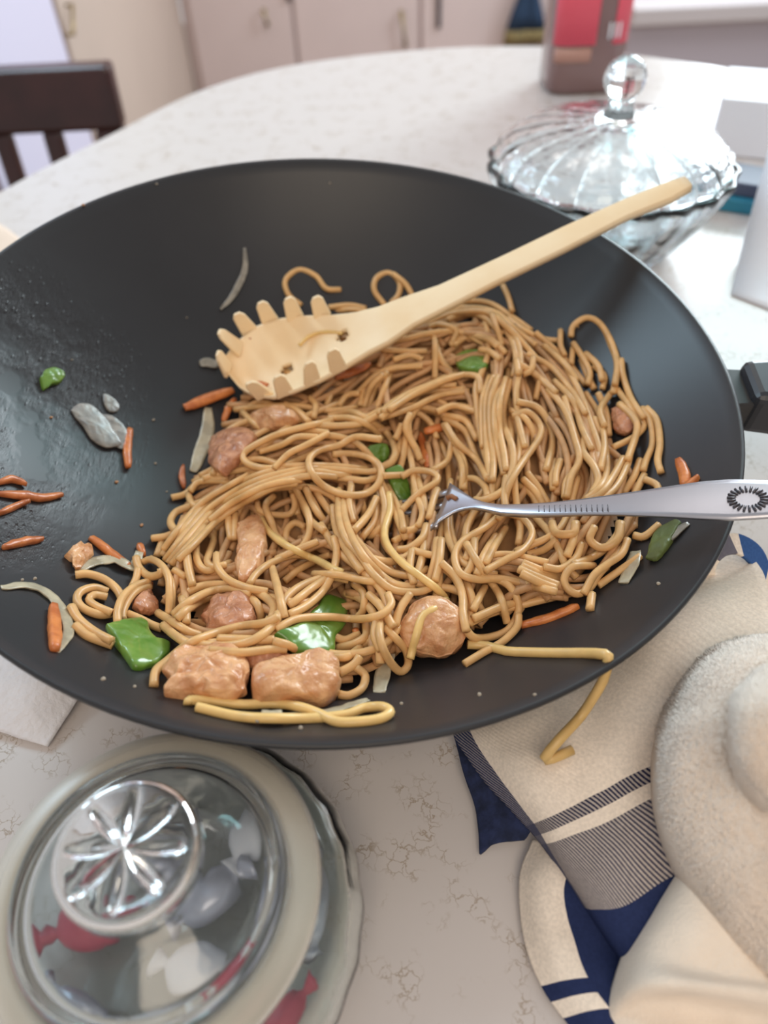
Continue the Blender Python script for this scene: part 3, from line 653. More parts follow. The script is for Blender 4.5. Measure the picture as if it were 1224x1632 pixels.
# ------------------------------------------------------------------ solid pieces
def plane_at(uv, sm=9):
    """local tangent plane of what lies there"""
    c = np.mean(uv, axis=0); P = hit(np.vstack([uv, c]), H); z = P[:, 2]
    Amat = np.c_[P[:, 0], P[:, 1], np.ones(len(P))]
    k, *_ = np.linalg.lstsq(Amat, z, rcond=None); k[0] = np.clip(k[0], -.7, .7); k[1] = np.clip(k[1], -.7, .7)
    k[2] = (z - P[:, 0] * k[0] - P[:, 1] * k[1]).mean(); return k
def on_plane(uv, k, lift=0):
    d = rays(uv, RR)          # P = d t - RIMC ; z = k0 x + k1 y + k2 + lift
    nrm = np.array([-k[0], -k[1], 1.0]); rhs = k[2] + lift
    t = (rhs + RIMC @ nrm) / (d @ nrm); return d * t[:, None] - RIMC
def chunk(name, uv, th, mt, label, cat, group=None, rough=.0006, boxy=2.6, lift=None, seed=0, tilt=None):
    uv = np.array(uv, float); k = plane_at(uv)
    if tilt: k = k + np.array([tilt[0], tilt[1], 0]); 
    lf = th * .42 if lift is None else lift
    cl = catmull(np.vstack([uv, uv[:1]]), 5)[:-1]
    nn = 64; s = np.linspace(0, len(cl), nn, endpoint=False).astype(int); cl = cl[s]
    P = on_plane(cl, k, lf)
    if tilt:
        c0 = hit([uv.mean(0)], H)[0]; cz = on_plane([uv.mean(0)], k, lf)[0]; kk = k.copy(); kk[2] += (c0[2] + lf) - cz[2]; k = kk; P = on_plane(cl, k, 0)
    nr = np.array([-k[0], -k[1], 1.0]); nr /= np.linalg.norm(nr); c = P.mean(0)
    V = [c + nr * th / 2]
    R_ = [(.12, 1), (.25, 1), (.38, 1), (.5, 1), (.62, 1), (.72, 1), (.8, 1), (.87, 1), (.93, 1), (.975, 1), (1.0, 1), (1.0, -1), (.94, -1), (.8, -1), (.5, -1)]
    for s_, sg in R_:
        hgt = (1 - s_ ** boxy) ** (1 / boxy) * th / 2
        if s_ == 1.0: hgt = .18 * th
        for p in P: V.append(c + (p - c) * (s_ if s_ < 1 else 1.0) + nr * sg * hgt)
    V.append(c - nr * th / 2); V = np.array(V)
    for q in range(len(V)):
        nv = noise.noise_vector(Vector(V[q] * 160 + seed * 3.7)); n3 = noise.noise_vector(Vector(V[q] * 420 + seed)); V[q] += np.array(nv) * rough * 2.0 + np.array(n3) * rough * 1.1 + nr * rough * .9 * (abs(noise.noise(Vector(V[q] * 330 + 7))) * -2 + .5)
    L_ = len(R_); Fc = []
    for j in range(nn): Fc.append((0, 1 + j, 1 + (j + 1) % nn))
    for l in range(L_ - 1):
        for j in range(nn): Fc.append((1 + l * nn + j, 1 + (l + 1) * nn + j, 1 + (l + 1) * nn + (j + 1) % nn, 1 + l * nn + (j + 1) % nn))
    e = len(V) - 1
    for j in range(nn): Fc.append((1 + (L_ - 1) * nn + (j + 1) % nn, 1 + (L_ - 1) * nn + j, e))
    o = obj(name, to_world(V + RIMC), Fc, mt); subsurf(o, 1); tag(o, label, cat, group)
    # raise the height map
    lo = V.min(0); hi = V.max(0); m = (GX > lo[0]) & (GX < hi[0]) & (GY > lo[1]) & (GY < hi[1]); iw = np.where(m)
    ins = inpoly(GX[iw], GY[iw], c[:2] + (P[:, :2] - c[:2]) * .93); iw = (iw[0][ins], iw[1][ins])
    top = k[0] * GX[iw] + k[1] * GY[iw] + (c[2] - k[0] * c[0] - k[1] * c[1]) + th * .36
    H[iw] = np.maximum(H[iw], top); return o
def ribbon(name, uv, wpx, th, mt, label, cat, taper=.4, curl=0.0, square=False, group=None):
    """strip or stick swept along picture points, lying on the heap or wok"""
    c = catmull(uv, 4); P = hit(c, H); z = smooth(P[:, 2], 3) + th * .5; P = at_zw(c, z)
    depth = np.mean(np.linalg.norm(P + RIMC, axis=1)); hw0 = wpx / 2 * depth * .93 / F
    n_ = len(P); t = np.linspace(0, 1, n_); prof_ = taper + (1 - taper) * np.sin(np.pi * np.clip(t * .94 + .03, 0, 1)) ** .6
    if square: prof_ = 1 - (1 - taper) * np.abs(t * 2 - 1) ** 3
    T = np.gradient(P, axis=0); T /= np.linalg.norm(T, axis=1)[:, None] + 1e-12
    e = 1e-3
    V = []; K = 10
    for i in range(n_):
        gxs = (samp(WOKH, P[i:i+1, 0] + .004, P[i:i+1, 1]) - samp(WOKH, P[i:i+1, 0] - .004, P[i:i+1, 1]))[0] / .008
        gys = (samp(WOKH, P[i:i+1, 0], P[i:i+1, 1] + .004) - samp(WOKH, P[i:i+1, 0], P[i:i+1, 1] - .004))[0] / .008
        up = np.array([-gxs, -gys, 1.0]); up /= np.linalg.norm(up)
        N_ = np.cross(up, T[i]); N_ /= np.linalg.norm(N_) + 1e-9; B2 = np.cross(T[i], N_)
        hw = hw0 * prof_[i]; tt = th / 2 * (.6 + .4 * prof_[i])
        for j in range(K):
            a = 2 * math.pi * (j + .5) / K; cx, sx = math.cos(a), math.sin(a)
            if square: f = 1 / max(abs(cx), abs(sx)) ** .8; cx *= f; sx *= f
            p = P[i] + N_ * hw * cx + B2 * (tt * sx + curl * th * (cx * cx - .3))
            nv = noise.noise_vector(Vector(p * 300)); V.append(p + np.array(nv) * .00035)
    Fc = []
    for i in range(n_ - 1):
        for j in range(K): Fc.append((i * K + j, i * K + (j + 1) % K, (i + 1) * K + (j + 1) % K, (i + 1) * K + j))
    Fc.append(tuple(range(K))[::-1]); Fc.append(tuple((n_ - 1) * K + j for j in range(K)))
    o = obj(name, to_world(np.array(V) + RIMC), Fc, mt); tag(o, label, cat, group)
    for i in range(n_):
        ci = int((P[i, 0] - G0) / CELL); cj = int((P[i, 1] - G0) / CELL); rr = int(hw0 * prof_[i] / CELL * .8)
        H[ci - rr:ci + rr + 1, cj - rr:cj + rr + 1] = np.maximum(H[ci - rr:ci + rr + 1, cj - rr:cj + rr + 1], P[i, 2] + th * .35)
    return o
MM = .001
chunk('chicken_piece', cr(A_, '800,790 900,765 1050,775 1110,820 1000,870 900,860'), 10 * MM, M['chicken_dark'], 'flat chicken slice behind the two large front chunks', 'chicken', seed=3)
chunk('chicken_piece', cr(A_, '475,880 520,935 505,985 600,980 680,985 740,995 830,990 872,965 902,880 860,815 760,775 640,768 545,800'), 13 * MM, M['chicken'], 'ragged pale chicken chunk at the front left of the noodles', 'chicken', rough=.0012, seed=1)
chunk('chicken_piece', cr(B_, '-115,870 -105,995 40,1012 160,1020 262,1000 302,940 283,840 240,815 100,828 -20,855'), 14 * MM, M['chicken'], 'blocky rectangular chicken chunk at the front middle edge', 'chicken', boxy=4.5, rough=.0009, seed=2)
chunk('chicken_piece', cr(A_, '665,620 700,560 780,522 880,545 925,600 900,645 800,675 700,668'), 11 * MM, M['chicken_dark'], 'small oval chicken piece ringed by looping noodles', 'chicken', rough=.0010, seed=4)
chunk('chicken_piece', cr(A_, '838,180 930,140 972,210 962,330 890,435 845,445 833,330'), 9 * MM, M['chicken'], 'upright wedge of chicken below the wide noodle ribbon', 'chicken', boxy=4, rough=.0006, seed=5)
chunk('chicken_piece', cr(B_, '590,650 640,560 750,515 850,555 903,650 893,745 800,808 700,792 610,745'), 15 * MM, M['chicken'], 'large rounded chicken ball at the front below the fork head', 'chicken', boxy=2.2, rough=.0007, seed=6)
chunk('chicken_piece', cr(C_, '286,340 330,285 450,255 505,290 460,350 400,410 340,462 288,425'), 11 * MM, M['chicken_dark'], 'browned chicken piece at the left edge of the noodle heap', 'chicken', rough=.0007, seed=7)
chunk('chicken_piece', cr(C_, '470,200 560,155 680,160 695,205 600,250 500,255'), 9 * MM, M['chicken'], 'pinkish chicken piece just in front of the server head', 'chicken', seed=8)
chunk('chicken_piece', cr(A_, '8,305 50,272 90,285 125,270 152,300 120,350 70,375 40,335'), 6 * MM, M['chicken'], 'tiny chicken scrap alone on the wok left of the noodles', 'chicken', rough=.0009, seed=9)
chunk('chicken_piece', cr(G_, '890,640 940,610 1000,690 970,750 895,745'), 6 * MM, M['chicken_dark'], 'reddish chicken piece at the right side of the heap', 'chicken', seed=10)
chunk('chicken_piece', cr(A_, '330,560 400,480 440,520 450,580 380,595'), 6 * MM, M['chicken_dark'], 'brown chicken flake under the looped noodles at left', 'chicken', seed=11)
def pepper(uv, th, label, flesh=None, mt='pepper', seed=0, boxy=5):
    o = chunk('pepper_piece', uv, th, M[mt], label, 'green pepper', boxy=boxy, rough=.0003, seed=seed); return o
p1 = pepper(cr(A_, '200,655 370,625 420,690 450,730 515,745 500,800 440,845 340,858 290,790'), 5 * MM, 'bright green pepper square at the front left of the wok', seed=1)
pepper(cr(B_, '-10,695 100,650 190,560 240,510 325,545 325,650 275,720 262,812 150,802 50,745'), 6 * MM, 'large folded green pepper piece near the front chicken chunks', seed=2)
pepper(cr(C_, '1015,390 1050,330 1130,325 1135,390 1080,420'), 4 * MM, 'green pepper bit inside the big noodle loop', seed=3)
pepper(cr(C_, '1120,450 1190,425 1224,500 1240,590 1190,605'), 4 * MM, 'green pepper strip left of the fork head', seed=4)
pepper(cr(G_, '140,390 200,360 260,370 295,425 250,455 150,445'), 5 * MM, 'green pepper piece behind the server handle on top of the heap', seed=5)
pepper([(62, 603), (72, 590), (88, 587), (103, 595), (99, 608), (82, 614), (70, 621)], 4 * MM, 'small green pepper bit alone on the oily left side of the wok', seed=6)
pepper([(1030, 892), (1040, 858), (1060, 838), (1085, 834), (1064, 872), (1046, 892)], 3 * MM, 'dull green pepper sliver below the fork handle at right', mt='pepper_dull', seed=7)
def carrot(uv, w_, label, mt='carrot', th=3.0): return ribbon('carrot_strip', uv, w_ * 1.08, th * MM, M[mt], label, 'carrot', taper=.35 if mt == 'carrot_brown' else .62, square=True)
carrot([(145, 857), (175, 880), (205, 903)], 15, 'orange carrot strip pointing at the chicken scrap')
carrot([(294, 650), (330, 636), (372, 622)], 17, 'thick carrot strip sticking out under the server head')
carrot([(207, 684), (203, 715), (204, 745)], 13, 'short upright carrot strip beside the onion on bare wok')
carrot([(-6, 787), (40, 790), (70, 793), (100, 788)], 13, 'long brown carrot strip at the far left edge', 'carrot_brown')
carrot([(-6, 770), (20, 764), (42, 772)], 10, 'dark curled carrot strip topmost at the far left', 'carrot_brown')
carrot([(-4, 820), (22, 808), (48, 798)], 9, 'thin brown carrot strip under the long one at far left', 'carrot_brown')
carrot([(3, 873), (35, 864), (70, 859)], 12, 'single tapered carrot strip lying apart at far left', 'carrot_brown')
carrot([(1082, 733), (1090, 755), (1092, 776)], 17, 'carrot strip pointing up behind the fork handle', th=4)
carrot([(1092, 778), (1104, 768), (1113, 760)], 9, 'thin carrot sliver by the fork handle at right')
carrot([(830, 997), (875, 985), (922, 966)], 15, 'bright carrot strip along the front right of the heap')
carrot([(668, 690), (676, 715), (682, 745)], 14, 'upright carrot strip in the middle of the noodles')
carrot([(676, 688), (692, 684), (708, 680)], 14, 'short carrot strip topmost in the middle of the noodles')
carrot([(292, 742), (290, 760), (294, 778)], 10, 'dark carrot bit at the left edge of the heap', 'carrot_brown', 3)
carrot([(221, 868), (225, 876), (229, 887)], 11, 'small carrot bit above the looped noodle at left')
carrot([(374, 636), (364, 652), (356, 672)], 11, 'carrot strip just below the server tip')
carrot([(242, 930), (228, 945), (214, 968)], 16, 'brown carrot strip under the loose left noodles', 'carrot_brown')
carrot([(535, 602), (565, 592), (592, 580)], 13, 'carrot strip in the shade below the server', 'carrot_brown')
carrot([(563, 1010), (572, 1006)], 14, 'tiny orange carrot bit beside the folded pepper')
def onion(uv, w_, label, mt='onion', th=1.4, curl=.5, tp=.35): return ribbon('onion_slice', uv, w_, th * MM, M[mt], label, 'onion', taper=tp, curl=curl)
onion([(2, 938), (45, 934), (80, 950), (104, 985), (108, 1012), (90, 1040)], 20, 'crescent onion slice at the far left front of the wok')
carrot([(85, 966), (87, 1000), (88, 1036)], 19, 'fat carrot strip lying on the crescent onion slice', th=4)
def blade(uv, th, label, seed): return chunk('onion_slice', uv, th * MM, M['onion_film'], label, 'onion', boxy=3.0, rough=.00016, seed=seed)
blade([(161, 660), (178, 662), (195, 676), (205, 694), (207, 712), (192, 716), (178, 704), (166, 684)], 1.6, 'darker onion slice tucked behind the wide pale one', 31)
blade([(112, 654), (122, 645), (138, 643), (152, 650), (168, 668), (182, 688), (194, 708), (180, 713), (164, 713), (146, 700), (132, 680), (118, 664)], 2.4, 'wide pale onion slice on the bare left side of the wok', 30)
blade([(164, 628), (172, 629), (184, 638), (191, 648), (187, 656), (174, 657), (166, 645)], 1.8, 'small onion bit above the wide pale onion slice', 32)
onion([(390, 395), (390, 430), (372, 470), (352, 493)], 11, 'thin curved onion sliver beyond the server on bare wok', 'onion_grey', tp=.15)
onion([(332, 650), (330, 690), (318, 725), (308, 752)], 24, 'white onion strip at the left edge of the heap below the server')
onion([(125, 908), (150, 896), (185, 893), (212, 905), (222, 880)], 22, 'glassy folded onion slice by the looped noodles at left', tp=.5)
onion([(318, 580), (332, 578), (348, 584)], 18, 'dark onion bit left of the server teeth', 'onion_grey')
onion([(622, 1042), (612, 1070), (604, 1105)], 28, 'white onion wedge hanging below the front noodles', tp=.6)
onion([(315, 1128), (380, 1140), (430, 1144), (520, 1136), (588, 1116)], 24, 'long clear onion slice under the front edge noodle', tp=.4)
onion([(1014, 880), (1006, 905), (994, 930)], 26, 'white onion slice at the right end of the heap', tp=.6)
onion([(1070, 860), (1086, 842), (1098, 836)], 16, 'grey onion bit below the fork handle at right', 'onion_grey')
onion([(415, 1142), (432, 1144), (450, 1142)], 18, 'small onion block at the very front of the wok', th=4, tp=.8)

for g in O: noodle(lay(g), g)
BL = ['pale yellow noodle running diagonally over the chicken wedge', 'long yellow noodle ending over the large chicken ball', 'thin noodle draped down across the large chicken ball']
for g, l in zip(BR, BL): noodle(lay(g), g, M['noodle_pale'], l)
# noodle lying along the front edge
g = cr(A_, '600,1025 610,1008 700,1010 850,1028 1000,1025 1120,1037') + cr(B_, '200,1070 290,1110 400,1110 500,1095 545,1065 510,1040 420,1045 340,1075 200,1092 30,1095 -180,1085 -380,1040')
noodle(lay(g), g, M['noodle_pale'], 'long yellow noodle doubled back along the front edge of the wok')
# noodle hanging over the rim
c1 = catmull([(745, 1027), (773, 1029), (807, 1038), (850, 1040), (900, 1041), (950, 1041)], 5); P = hit(c1, H, lift=NR)
W1 = to_world(P + RIMC)
rimz = W1[-1][2]
tail = [((965, 1043), rimz + .004), ((969, 1052), rimz + .003), ((962, 1082), rimz - .006), ((945, 1112), rimz - .014), ((925, 1142), rimz - .022), ((890, 1180), TABLE + .042), ((868, 1208), TABLE + .037), ((880, 1209), TABLE + .036), ((912, 1195), TABLE + .036)]
W2 = np.array([at_z([p], z)[0] for p, z in tail])
W = catmull(np.vstack([W1[::6], W2]), .003)
V, Fc = tube_vf(W, NR * 1.1, 8)
tag(obj('noodle', V, Fc, M['noodle_pale']), 'single noodle hanging over the wok rim down onto the towel', 'noodle')

# ------------------------------------------------------------------ crumbs on the wok
crumbs = [((245, 670), 6, 'crumb'), ((186, 769), 7, 'crumb_brown'), ((165, 1083), 7, 'crumb'), ((215, 1095), 5, 'crumb'), ((82, 666), 6, 'crumb_brown'), ((248, 739), 5, 'crumb'), ((226, 838), 7, 'crumb_brown'), ((36, 925), 5, 'crumb'), ((56, 923), 6, 'crumb'),
          ((479, 1161), 6, 'crumb'), ((250, 294), 5, 'crumb'), ((526, 293), 5, 'crumb'), ((764, 1108), 6, 'crumb'), ((640, 1122), 5, 'crumb'), ((852, 1108), 5, 'crumb'), ((1049, 931), 6, 'crumb'), ((266, 784), 4, 'crumb'), ((410, 1150), 5, 'crumb'), ((133, 328), 7, 'crumb_brown'), ((298, 507), 4, 'crumb'), ((115, 574), 4, 'crumb')]
for n_, ((u, v), s, mt) in enumerate(crumbs):
    P0 = hit([(u, v)], H)[0]; rr = s * .5 * .31 / F
    bm = bmesh.new(); bmesh.ops.create_icosphere(bm, subdivisions=2, radius=rr)
    for q in bm.verts: q.co += Vector(noise.noise_vector(q.co * 900 + Vector((n_, 0, 0)))) * rr * .35; q.co.z *= .7
    V = [tuple(np.array(q.co) + to_world(P0 + RIMC) + Q @ [0, 0, rr * .5]) for q in bm.verts]; Fc = [[q.index for q in f.verts] for f in bm.faces]; bm.free()
    mk_ = MARKS + [((150, 680), 'wide pale onion slice'), ((97, 985), 'crescent onion slice'), ((85, 605), 'small green pepper bit'), ((372, 440), 'thin onion sliver'), ((455, 1135), 'long front onion slice'), ((850, 1040), 'noodle over the rim'), ((205, 715), 'short upright carrot')]
    k_ = min(mk_, key=lambda q: (q[0][0] - u) ** 2 + (q[0][1] - v) ** 2); dx, dy = u - k_[0][0], v - k_[0][1]
    sd = ('right of' if dx > 0 else 'left of') if abs(dx) > abs(dy) * 1.3 else ('before' if dy > 0 else 'beyond')
    l_ = 'tiny ' + ('brown' if mt != 'crumb' else 'pale') + ' crumb on the wok, ' + sd + ' the ' + k_[1]
    cr_o = tag(obj('food_crumb', V, Fc, M[mt]), l_, 'crumb', 'crumbs on the bare wok'); NOODLES.append((l_, u, cr_o))

# ------------------------------------------------------------------ wooden spaghetti server
hb = hit([(450, 600)], H)[0]
pB = hit([(455, 590)], SURF)[0]; pB[2] += .014
rimz_w = .006
# handle end: clear of the rim
pE = at_zw([(1098, 300)], .030)[0]
pB = at_zw([(455, 590)], pB[2])[0]
ax = pE - pB; Ls = np.linalg.norm(ax); ax /= Ls
side = np.cross([0, 0, 1.0], ax); side /= np.linalg.norm(side)
side = side + np.array([0, 0, .10]); side -= ax * (side @ ax); side /= np.linalg.norm(side)
nrm = np.cross(ax, side)
print('server', Ls, pB, pE, nrm)
def on_sv(uv, lift=0):
    d = rays(uv, RR); rhs = (pB + nrm * lift + RIMC) @ nrm; t = rhs / (d @ nrm); return d * t[:, None] - RIMC
def sv_local(uv, lift=0):
    P = on_sv(uv, lift) - pB; return np.stack([P @ ax, P @ side], 1)
s4 = lambda s: [(280 + float(a.split(',')[0]) / 2.782, 360 + float(a.split(',')[1]) / 2.782) for a in s.split()]
far = sv_local(s4('215,600 240,560 290,505 370,445 470,415 560,405 700,402 800,392 900,368') + [(640, 478), (700, 458), (800, 412), (900, 364), (1000, 319), (1060, 295), (1090, 285)])
near = sv_local(s4('215,600 235,660 280,715 340,750 430,762 520,735 640,685 760,620 860,560') + [(620, 546), (660, 518), (720, 487), (800, 446), (900, 398), (1000, 346), (1070, 318), (1100, 300)])
far = far[np.argsort(far[:, 0])]; near = near[np.argsort(near[:, 0])]
x0 = min(far[0, 0], near[0, 0]) ; x1 = max(far[-1, 0], near[-1, 0])
xs = np.concatenate([x0 + (x1 - x0) * .05 * (1 - np.cos(np.linspace(0, math.pi / 2, 12))), np.linspace(x0 + (x1 - x0) * .053, x0 + (x1 - x0) * .45, 60), np.linspace(x0 + (x1 - x0) * .47, x1, 24)])
yf = np.interp(xs, far[:, 0], far[:, 1]); yn = np.interp(xs, near[:, 0], near[:, 1])
def sv_pt(x, y, z): return pB + ax * x + side * y + nrm * z
bowl_end = x0 + .085
K = 44; top, bot = [], []
for i, x in enumerate(xs):
    q = np.clip((bowl_end - x) / .05, 0, 1) ** 1.2 * min(1, (i + .3) / 6)
    cy = (yf[i] + yn[i]) / 2; hw = max(abs(yf[i] - yn[i]) / 2, .0012)
    for s_ in (0, 1):
        for j in range(K):
            t = -1 + 2 * j / (K - 1); y = cy + hw * t
            dz = -.010 * q * (1 - t * t)
            h_ = .0022 + (1 - q) * .0022 * (1 - .5 * t * t)
            (top if s_ == 0 else bot).append(sv_pt(x, y, dz + (h_ * .5 if s_ == 0 else -h_ * .5 - .001)))
nx_ = len(xs); holes = [s4('490,630')[0], s4('755,518')[0]]
hl = sv_local(holes, -.008)
Fc = []; nt_ = nx_ * K
def near_hole(i, j):
    t = -1 + 2 * (j + .5) / (K - 1); x = (xs[i] + xs[i + 1]) / 2; y = (yf[i] + yn[i]) / 2 + abs(yf[i] - yn[i]) / 2 * t
    return any(((x - h[0]) / .0034) ** 2 + ((y - h[1]) / .0036) ** 2 < 1 for h in hl)
hole = {(i, j) for i in range(nx_ - 1) for j in range(K - 1) if near_hole(i, j)}
for i in range(nx_ - 1):
    for j in range(K - 1):
        if (i, j) in hole:
            a, b, c_, d_ = i * K + j, (i + 1) * K + j, (i + 1) * K + j + 1, i * K + j + 1
            for (p, q_), nb in (((a, b), (i, j - 1)), ((b, c_), (i + 1, j)), ((c_, d_), (i, j + 1)), ((d_, a), (i - 1, j))):
                if nb not in hole: Fc.append((p, q_, nt_ + q_, nt_ + p))
            continue
        Fc.append((i * K + j, (i + 1) * K + j, (i + 1) * K + j + 1, i * K + j + 1))
        Fc.append((nt_ + i * K + j, nt_ + i * K + j + 1, nt_ + (i + 1) * K + j + 1, nt_ + (i + 1) * K + j))
for i in range(nx_ - 1):
    Fc.append((i * K, nt_ + i * K, nt_ + (i + 1) * K, (i + 1) * K)); Fc.append((i * K + K - 1, (i + 1) * K + K - 1, nt_ + (i + 1) * K + K - 1, nt_ + i * K + K - 1))
for e_ in (0, nx_ - 1):
    for j in range(K - 1): Fc.append((e_ * K + j, e_ * K + j + 1, nt_ + e_ * K + j + 1, nt_ + e_ * K + j))
V = to_world(np.array(top + bot) + RIMC)
sv = empty('spaghetti_server', Vector(to_world(pB + RIMC)) - Vector((0, 0, .012)), 'pale wooden spaghetti server lying across the noodles and wok rim', 'spaghetti server')
o = obj('spoon_body', V, Fc, M['wood'], sv)
# teeth (base point on the edge, tip in the picture)
teeth = [('232,640', '185,562', 1), ('285,545', '192,468', 1), ('330,470', '270,388', 1), ('420,425', '376,338', 1), ('530,410', '498,318', 1), ('650,400', '620,314', 1),
         ('395,752', '325,694', 0), ('485,745', '452,664', 0), ('605,697', '590,604', 0), ('722,640', '692,548', 0)]
for b_, t_, f_ in teeth:
    bl = sv_local(s4(b_), -.001)[0]; base = sv_pt(bl[0], bl[1], -.0015)
    # the tip stands up from the rim of the spoon: choose the height so that it meets its picture point
    d = rays(s4(t_), RR)[0]; o3 = -RIMC
    up_ = nrm; w0 = base - o3; a_, b2, c2 = up_ @ up_, up_ @ d, d @ d; dd, ee = up_ @ w0, d @ w0
    s_up = (b2 * ee - c2 * dd) / (a_ * c2 - b2 * b2); t_r = (a_ * ee - b2 * dd) / (a_ * c2 - b2 * b2)
    s_up = min(max(s_up, .010), .024)
    # keep the picture direction: the point of the ray closest to the upright
    tip = o3 + d * t_r if abs(s_up) > 0 else base + up_ * .02
    tw = np.array([bl[0] - bowl_end * .55, bl[1]]);
    # tangent along the rim
    px_t = ax if abs(bl[0]) < .04 and bl[0] > x0 + .012 else (ax * .5 + side * (.85 if f_ else -.85)); px_t = px_t / np.linalg.norm(px_t)
    outv = np.cross(px_t, up_); secs = []
    for q in np.linspace(0, 1, 7):
        c = base * (1 - q) + tip * q + outv * 0
        ww = .0072 * (1 - .36 * q) * (1 if q < .99 else .55) / 1; tk = .0014 * (1 - .35 * q)
        secs.append([to_world(c + px_t * a * ww / 1 + outv * b * tk + RIMC) for a, b in ((-.62, -1), (-1 * .7, 0), (-.62, 1), (.62, 1), (.7, 0), (.62, -1))])
    o = obj('tooth', *sweep(secs), M['wood'], sv, smooth=False); bevel(o, .0006)

for k_, (a_, mt_, l_) in enumerate([([(402, 612), (414, 610), (426, 614)], 'carrot', 'flat orange carrot shred in the wooden server head'), ([(396, 540), (404, 530), (412, 526)], 'carrot_brown', 'brown shred by the far teeth of the wooden server')]):
    P = on_sv(catmull(a_, 3), -.0012 if k_ else -.0040); tag(obj('carrot_shred', *tube_vf(to_world(P + RIMC), .0016, 7, .5), M[mt_]), l_, 'carrot')
# ------------------------------------------------------------------ fork
pF = hit([(712, 800)], H)[0]; pF[2] += .0105
pH = at_zw([(1165, 802)], .012)[0]; pF = at_zw([(712, 800)], pF[2])[0]
fa = pH - pF; fa /= np.linalg.norm(fa); fs = np.cross([0, 0, 1.0], fa); fs /= np.linalg.norm(fs); fn = np.cross(fa, fs)
def fk_local(uv):
    d = rays(uv, RR); rhs = (pF + RIMC) @ fn; t = rhs / (d @ fn); P = d * t[:, None] - RIMC - pF; return np.stack([P @ fa, P @ fs], 1)
up_e = fk_local([(686, 752), (700, 760), (720, 772), (738, 786), (755, 798), (775, 806), (800, 811), (840, 812), (880, 810), (930, 805), (980, 798), (1030, 790), (1080, 781), (1120, 774), (1165, 769), (1224, 768), (1290, 772), (1320, 790)])
lo_e = fk_local([(686, 845), (700, 832), (720, 820), (738, 814), (755, 813), (775, 818), (800, 825), (840, 829), (880, 830), (930, 829), (980, 829), (1030, 830), (1080, 831), (1120, 832), (1165, 832), (1224, 826), (1290, 815), (1320, 800)])
fxs = np.linspace(max(up_e[0, 0], lo_e[0, 0]), min(up_e[-1, 0], lo_e[-1, 0]), 60)
fu = np.interp(fxs, up_e[:, 0], up_e[:, 1]); fl = np.interp(fxs, lo_e[:, 0], lo_e[:, 1])
secs = []
for i, x in enumerate(fxs):
    cy = (fu[i] + fl[i]) / 2; hw = abs(fu[i] - fl[i]) / 2; s01 = (x - fxs[0]) / (fxs[-1] - fxs[0])
    arch = .003 * math.sin(math.pi * min(1, s01 * 1.1)); dish = -.0012 * max(0, 1 - s01 / .14); th = .0011 + .0009 * math.exp(-((s01 - .25) / .15) ** 2)
    sec = []
    for j in range(9):
        t = -1 + j / 4; sec.append(pF + fa * x + fs * (cy + hw * t) + fn * (arch + dish * (1 - t * t) + th * (1 - .35 * t * t) * .6))
    for j in range(9):
        t = 1 - j / 4; sec.append(pF + fa * x + fs * (cy + hw * t) + fn * (arch + dish * (1 - t * t) - th * .6))
    secs.append([to_world(p + RIMC) for p in sec])
fork = empty('fork', Vector(to_world(pF + RIMC)) - Vector((0, 0, .002)), 'stainless steel fork stuck in the noodles, handle over the wok rim', 'fork')
obj('fork_handle', *sweep(secs), M['steel'], fork)
# tines go down into the noodles
hwid = abs(fu[0] - fl[0]) / 2 * .92; c0 = (fu[0] + fl[0]) / 2
for k_ in range(4):
    y = c0 + hwid * (-.78 + .52 * k_); S = []
    for q in np.linspace(0, 1, 8):
        c = pF + fa * (fxs[0] + .002 - q * .038) + fs * y + fn * (-.0022 * (1 - (y - c0) ** 2 / hwid ** 2) - .010 * math.sin(q * 1.5) + .003 * q * q)
        w_ = .0016 * (1 - .6 * q)
        S.append([to_world(c + fs * a * w_ + fn * b * .0009 + RIMC) for a, b in ((-1, -1), (1, -1), (1, 1), (-1, 1))])
    obj('tine', *sweep(S), M['steel'], fork)
# shell ornament
sc_ = fk_local([(1192, 800)])[0]
def fk(x, y, z=0.0):
    i = np.interp(x, fxs, np.arange(len(fxs))); s01 = (x - fxs[0]) / (fxs[-1] - fxs[0]); return pF + fa * x + fs * y + fn * (.003 * math.sin(math.pi * min(1, s01 * 1.1)) + .0009 + z)
parts = []
for k_ in range(22):
    a = 2 * math.pi * k_ / 22
    P = np.array([to_world(fk(sc_[0] + r * math.cos(a) * 1.1, sc_[1] + r * math.sin(a)) + RIMC) for r in (.0036, .0048, .0062)])
    parts.append(tuple(x.tolist() if hasattr(x, 'tolist') else x for x in tube_vf(P, .00045, 6)))
obj('shell_ornament', *join_vf(parts), M['steel_dark'], fork)
parts = []
for k_ in range(14):
    u = 862 + k_ * 8.4
    e_ = fk_local([(u, 816), (u, 826)]); P = np.array([to_world(fk(q[0], q[1], .0001) + RIMC) for q in e_])
    parts.append(tuple(x.tolist() if hasattr(x, 'tolist') else x for x in tube_vf(P, .00018, 5)))
obj('grooved_band', *join_vf(parts), M['steel_dark'], fork)
tag(obj('sauce_stain', *chunk_vf(1) if False else (lambda L: tube_vf(np.array([to_world(fk(*q, -.0006) + RIMC) for q in fk_local([(712, 795), (720, 792), (728, 797)])]), .0011, 7))(0), mat('brown_stain', (150, 100, 66), .5), fork), None)

# ------------------------------------------------------------------ noodle tangled over fork neck
g = cr(D_, '800,480 790,560 795,640 760,680'); c = catmull(g, 4); P = at_zw(c, np.full(len(c), pF[2] + .0035)); 
noodle(P, g, None, 'short noodle looped over the neck of the steel fork')
# noodle lying in the server's bowl
c = catmull(s4('548,530 590,490 650,470 740,475'), 4); P = on_sv(c, -.0022); noodle(P, c, M['noodle_pale'], 'short noodle stuck inside the wooden server head', r=.0011)

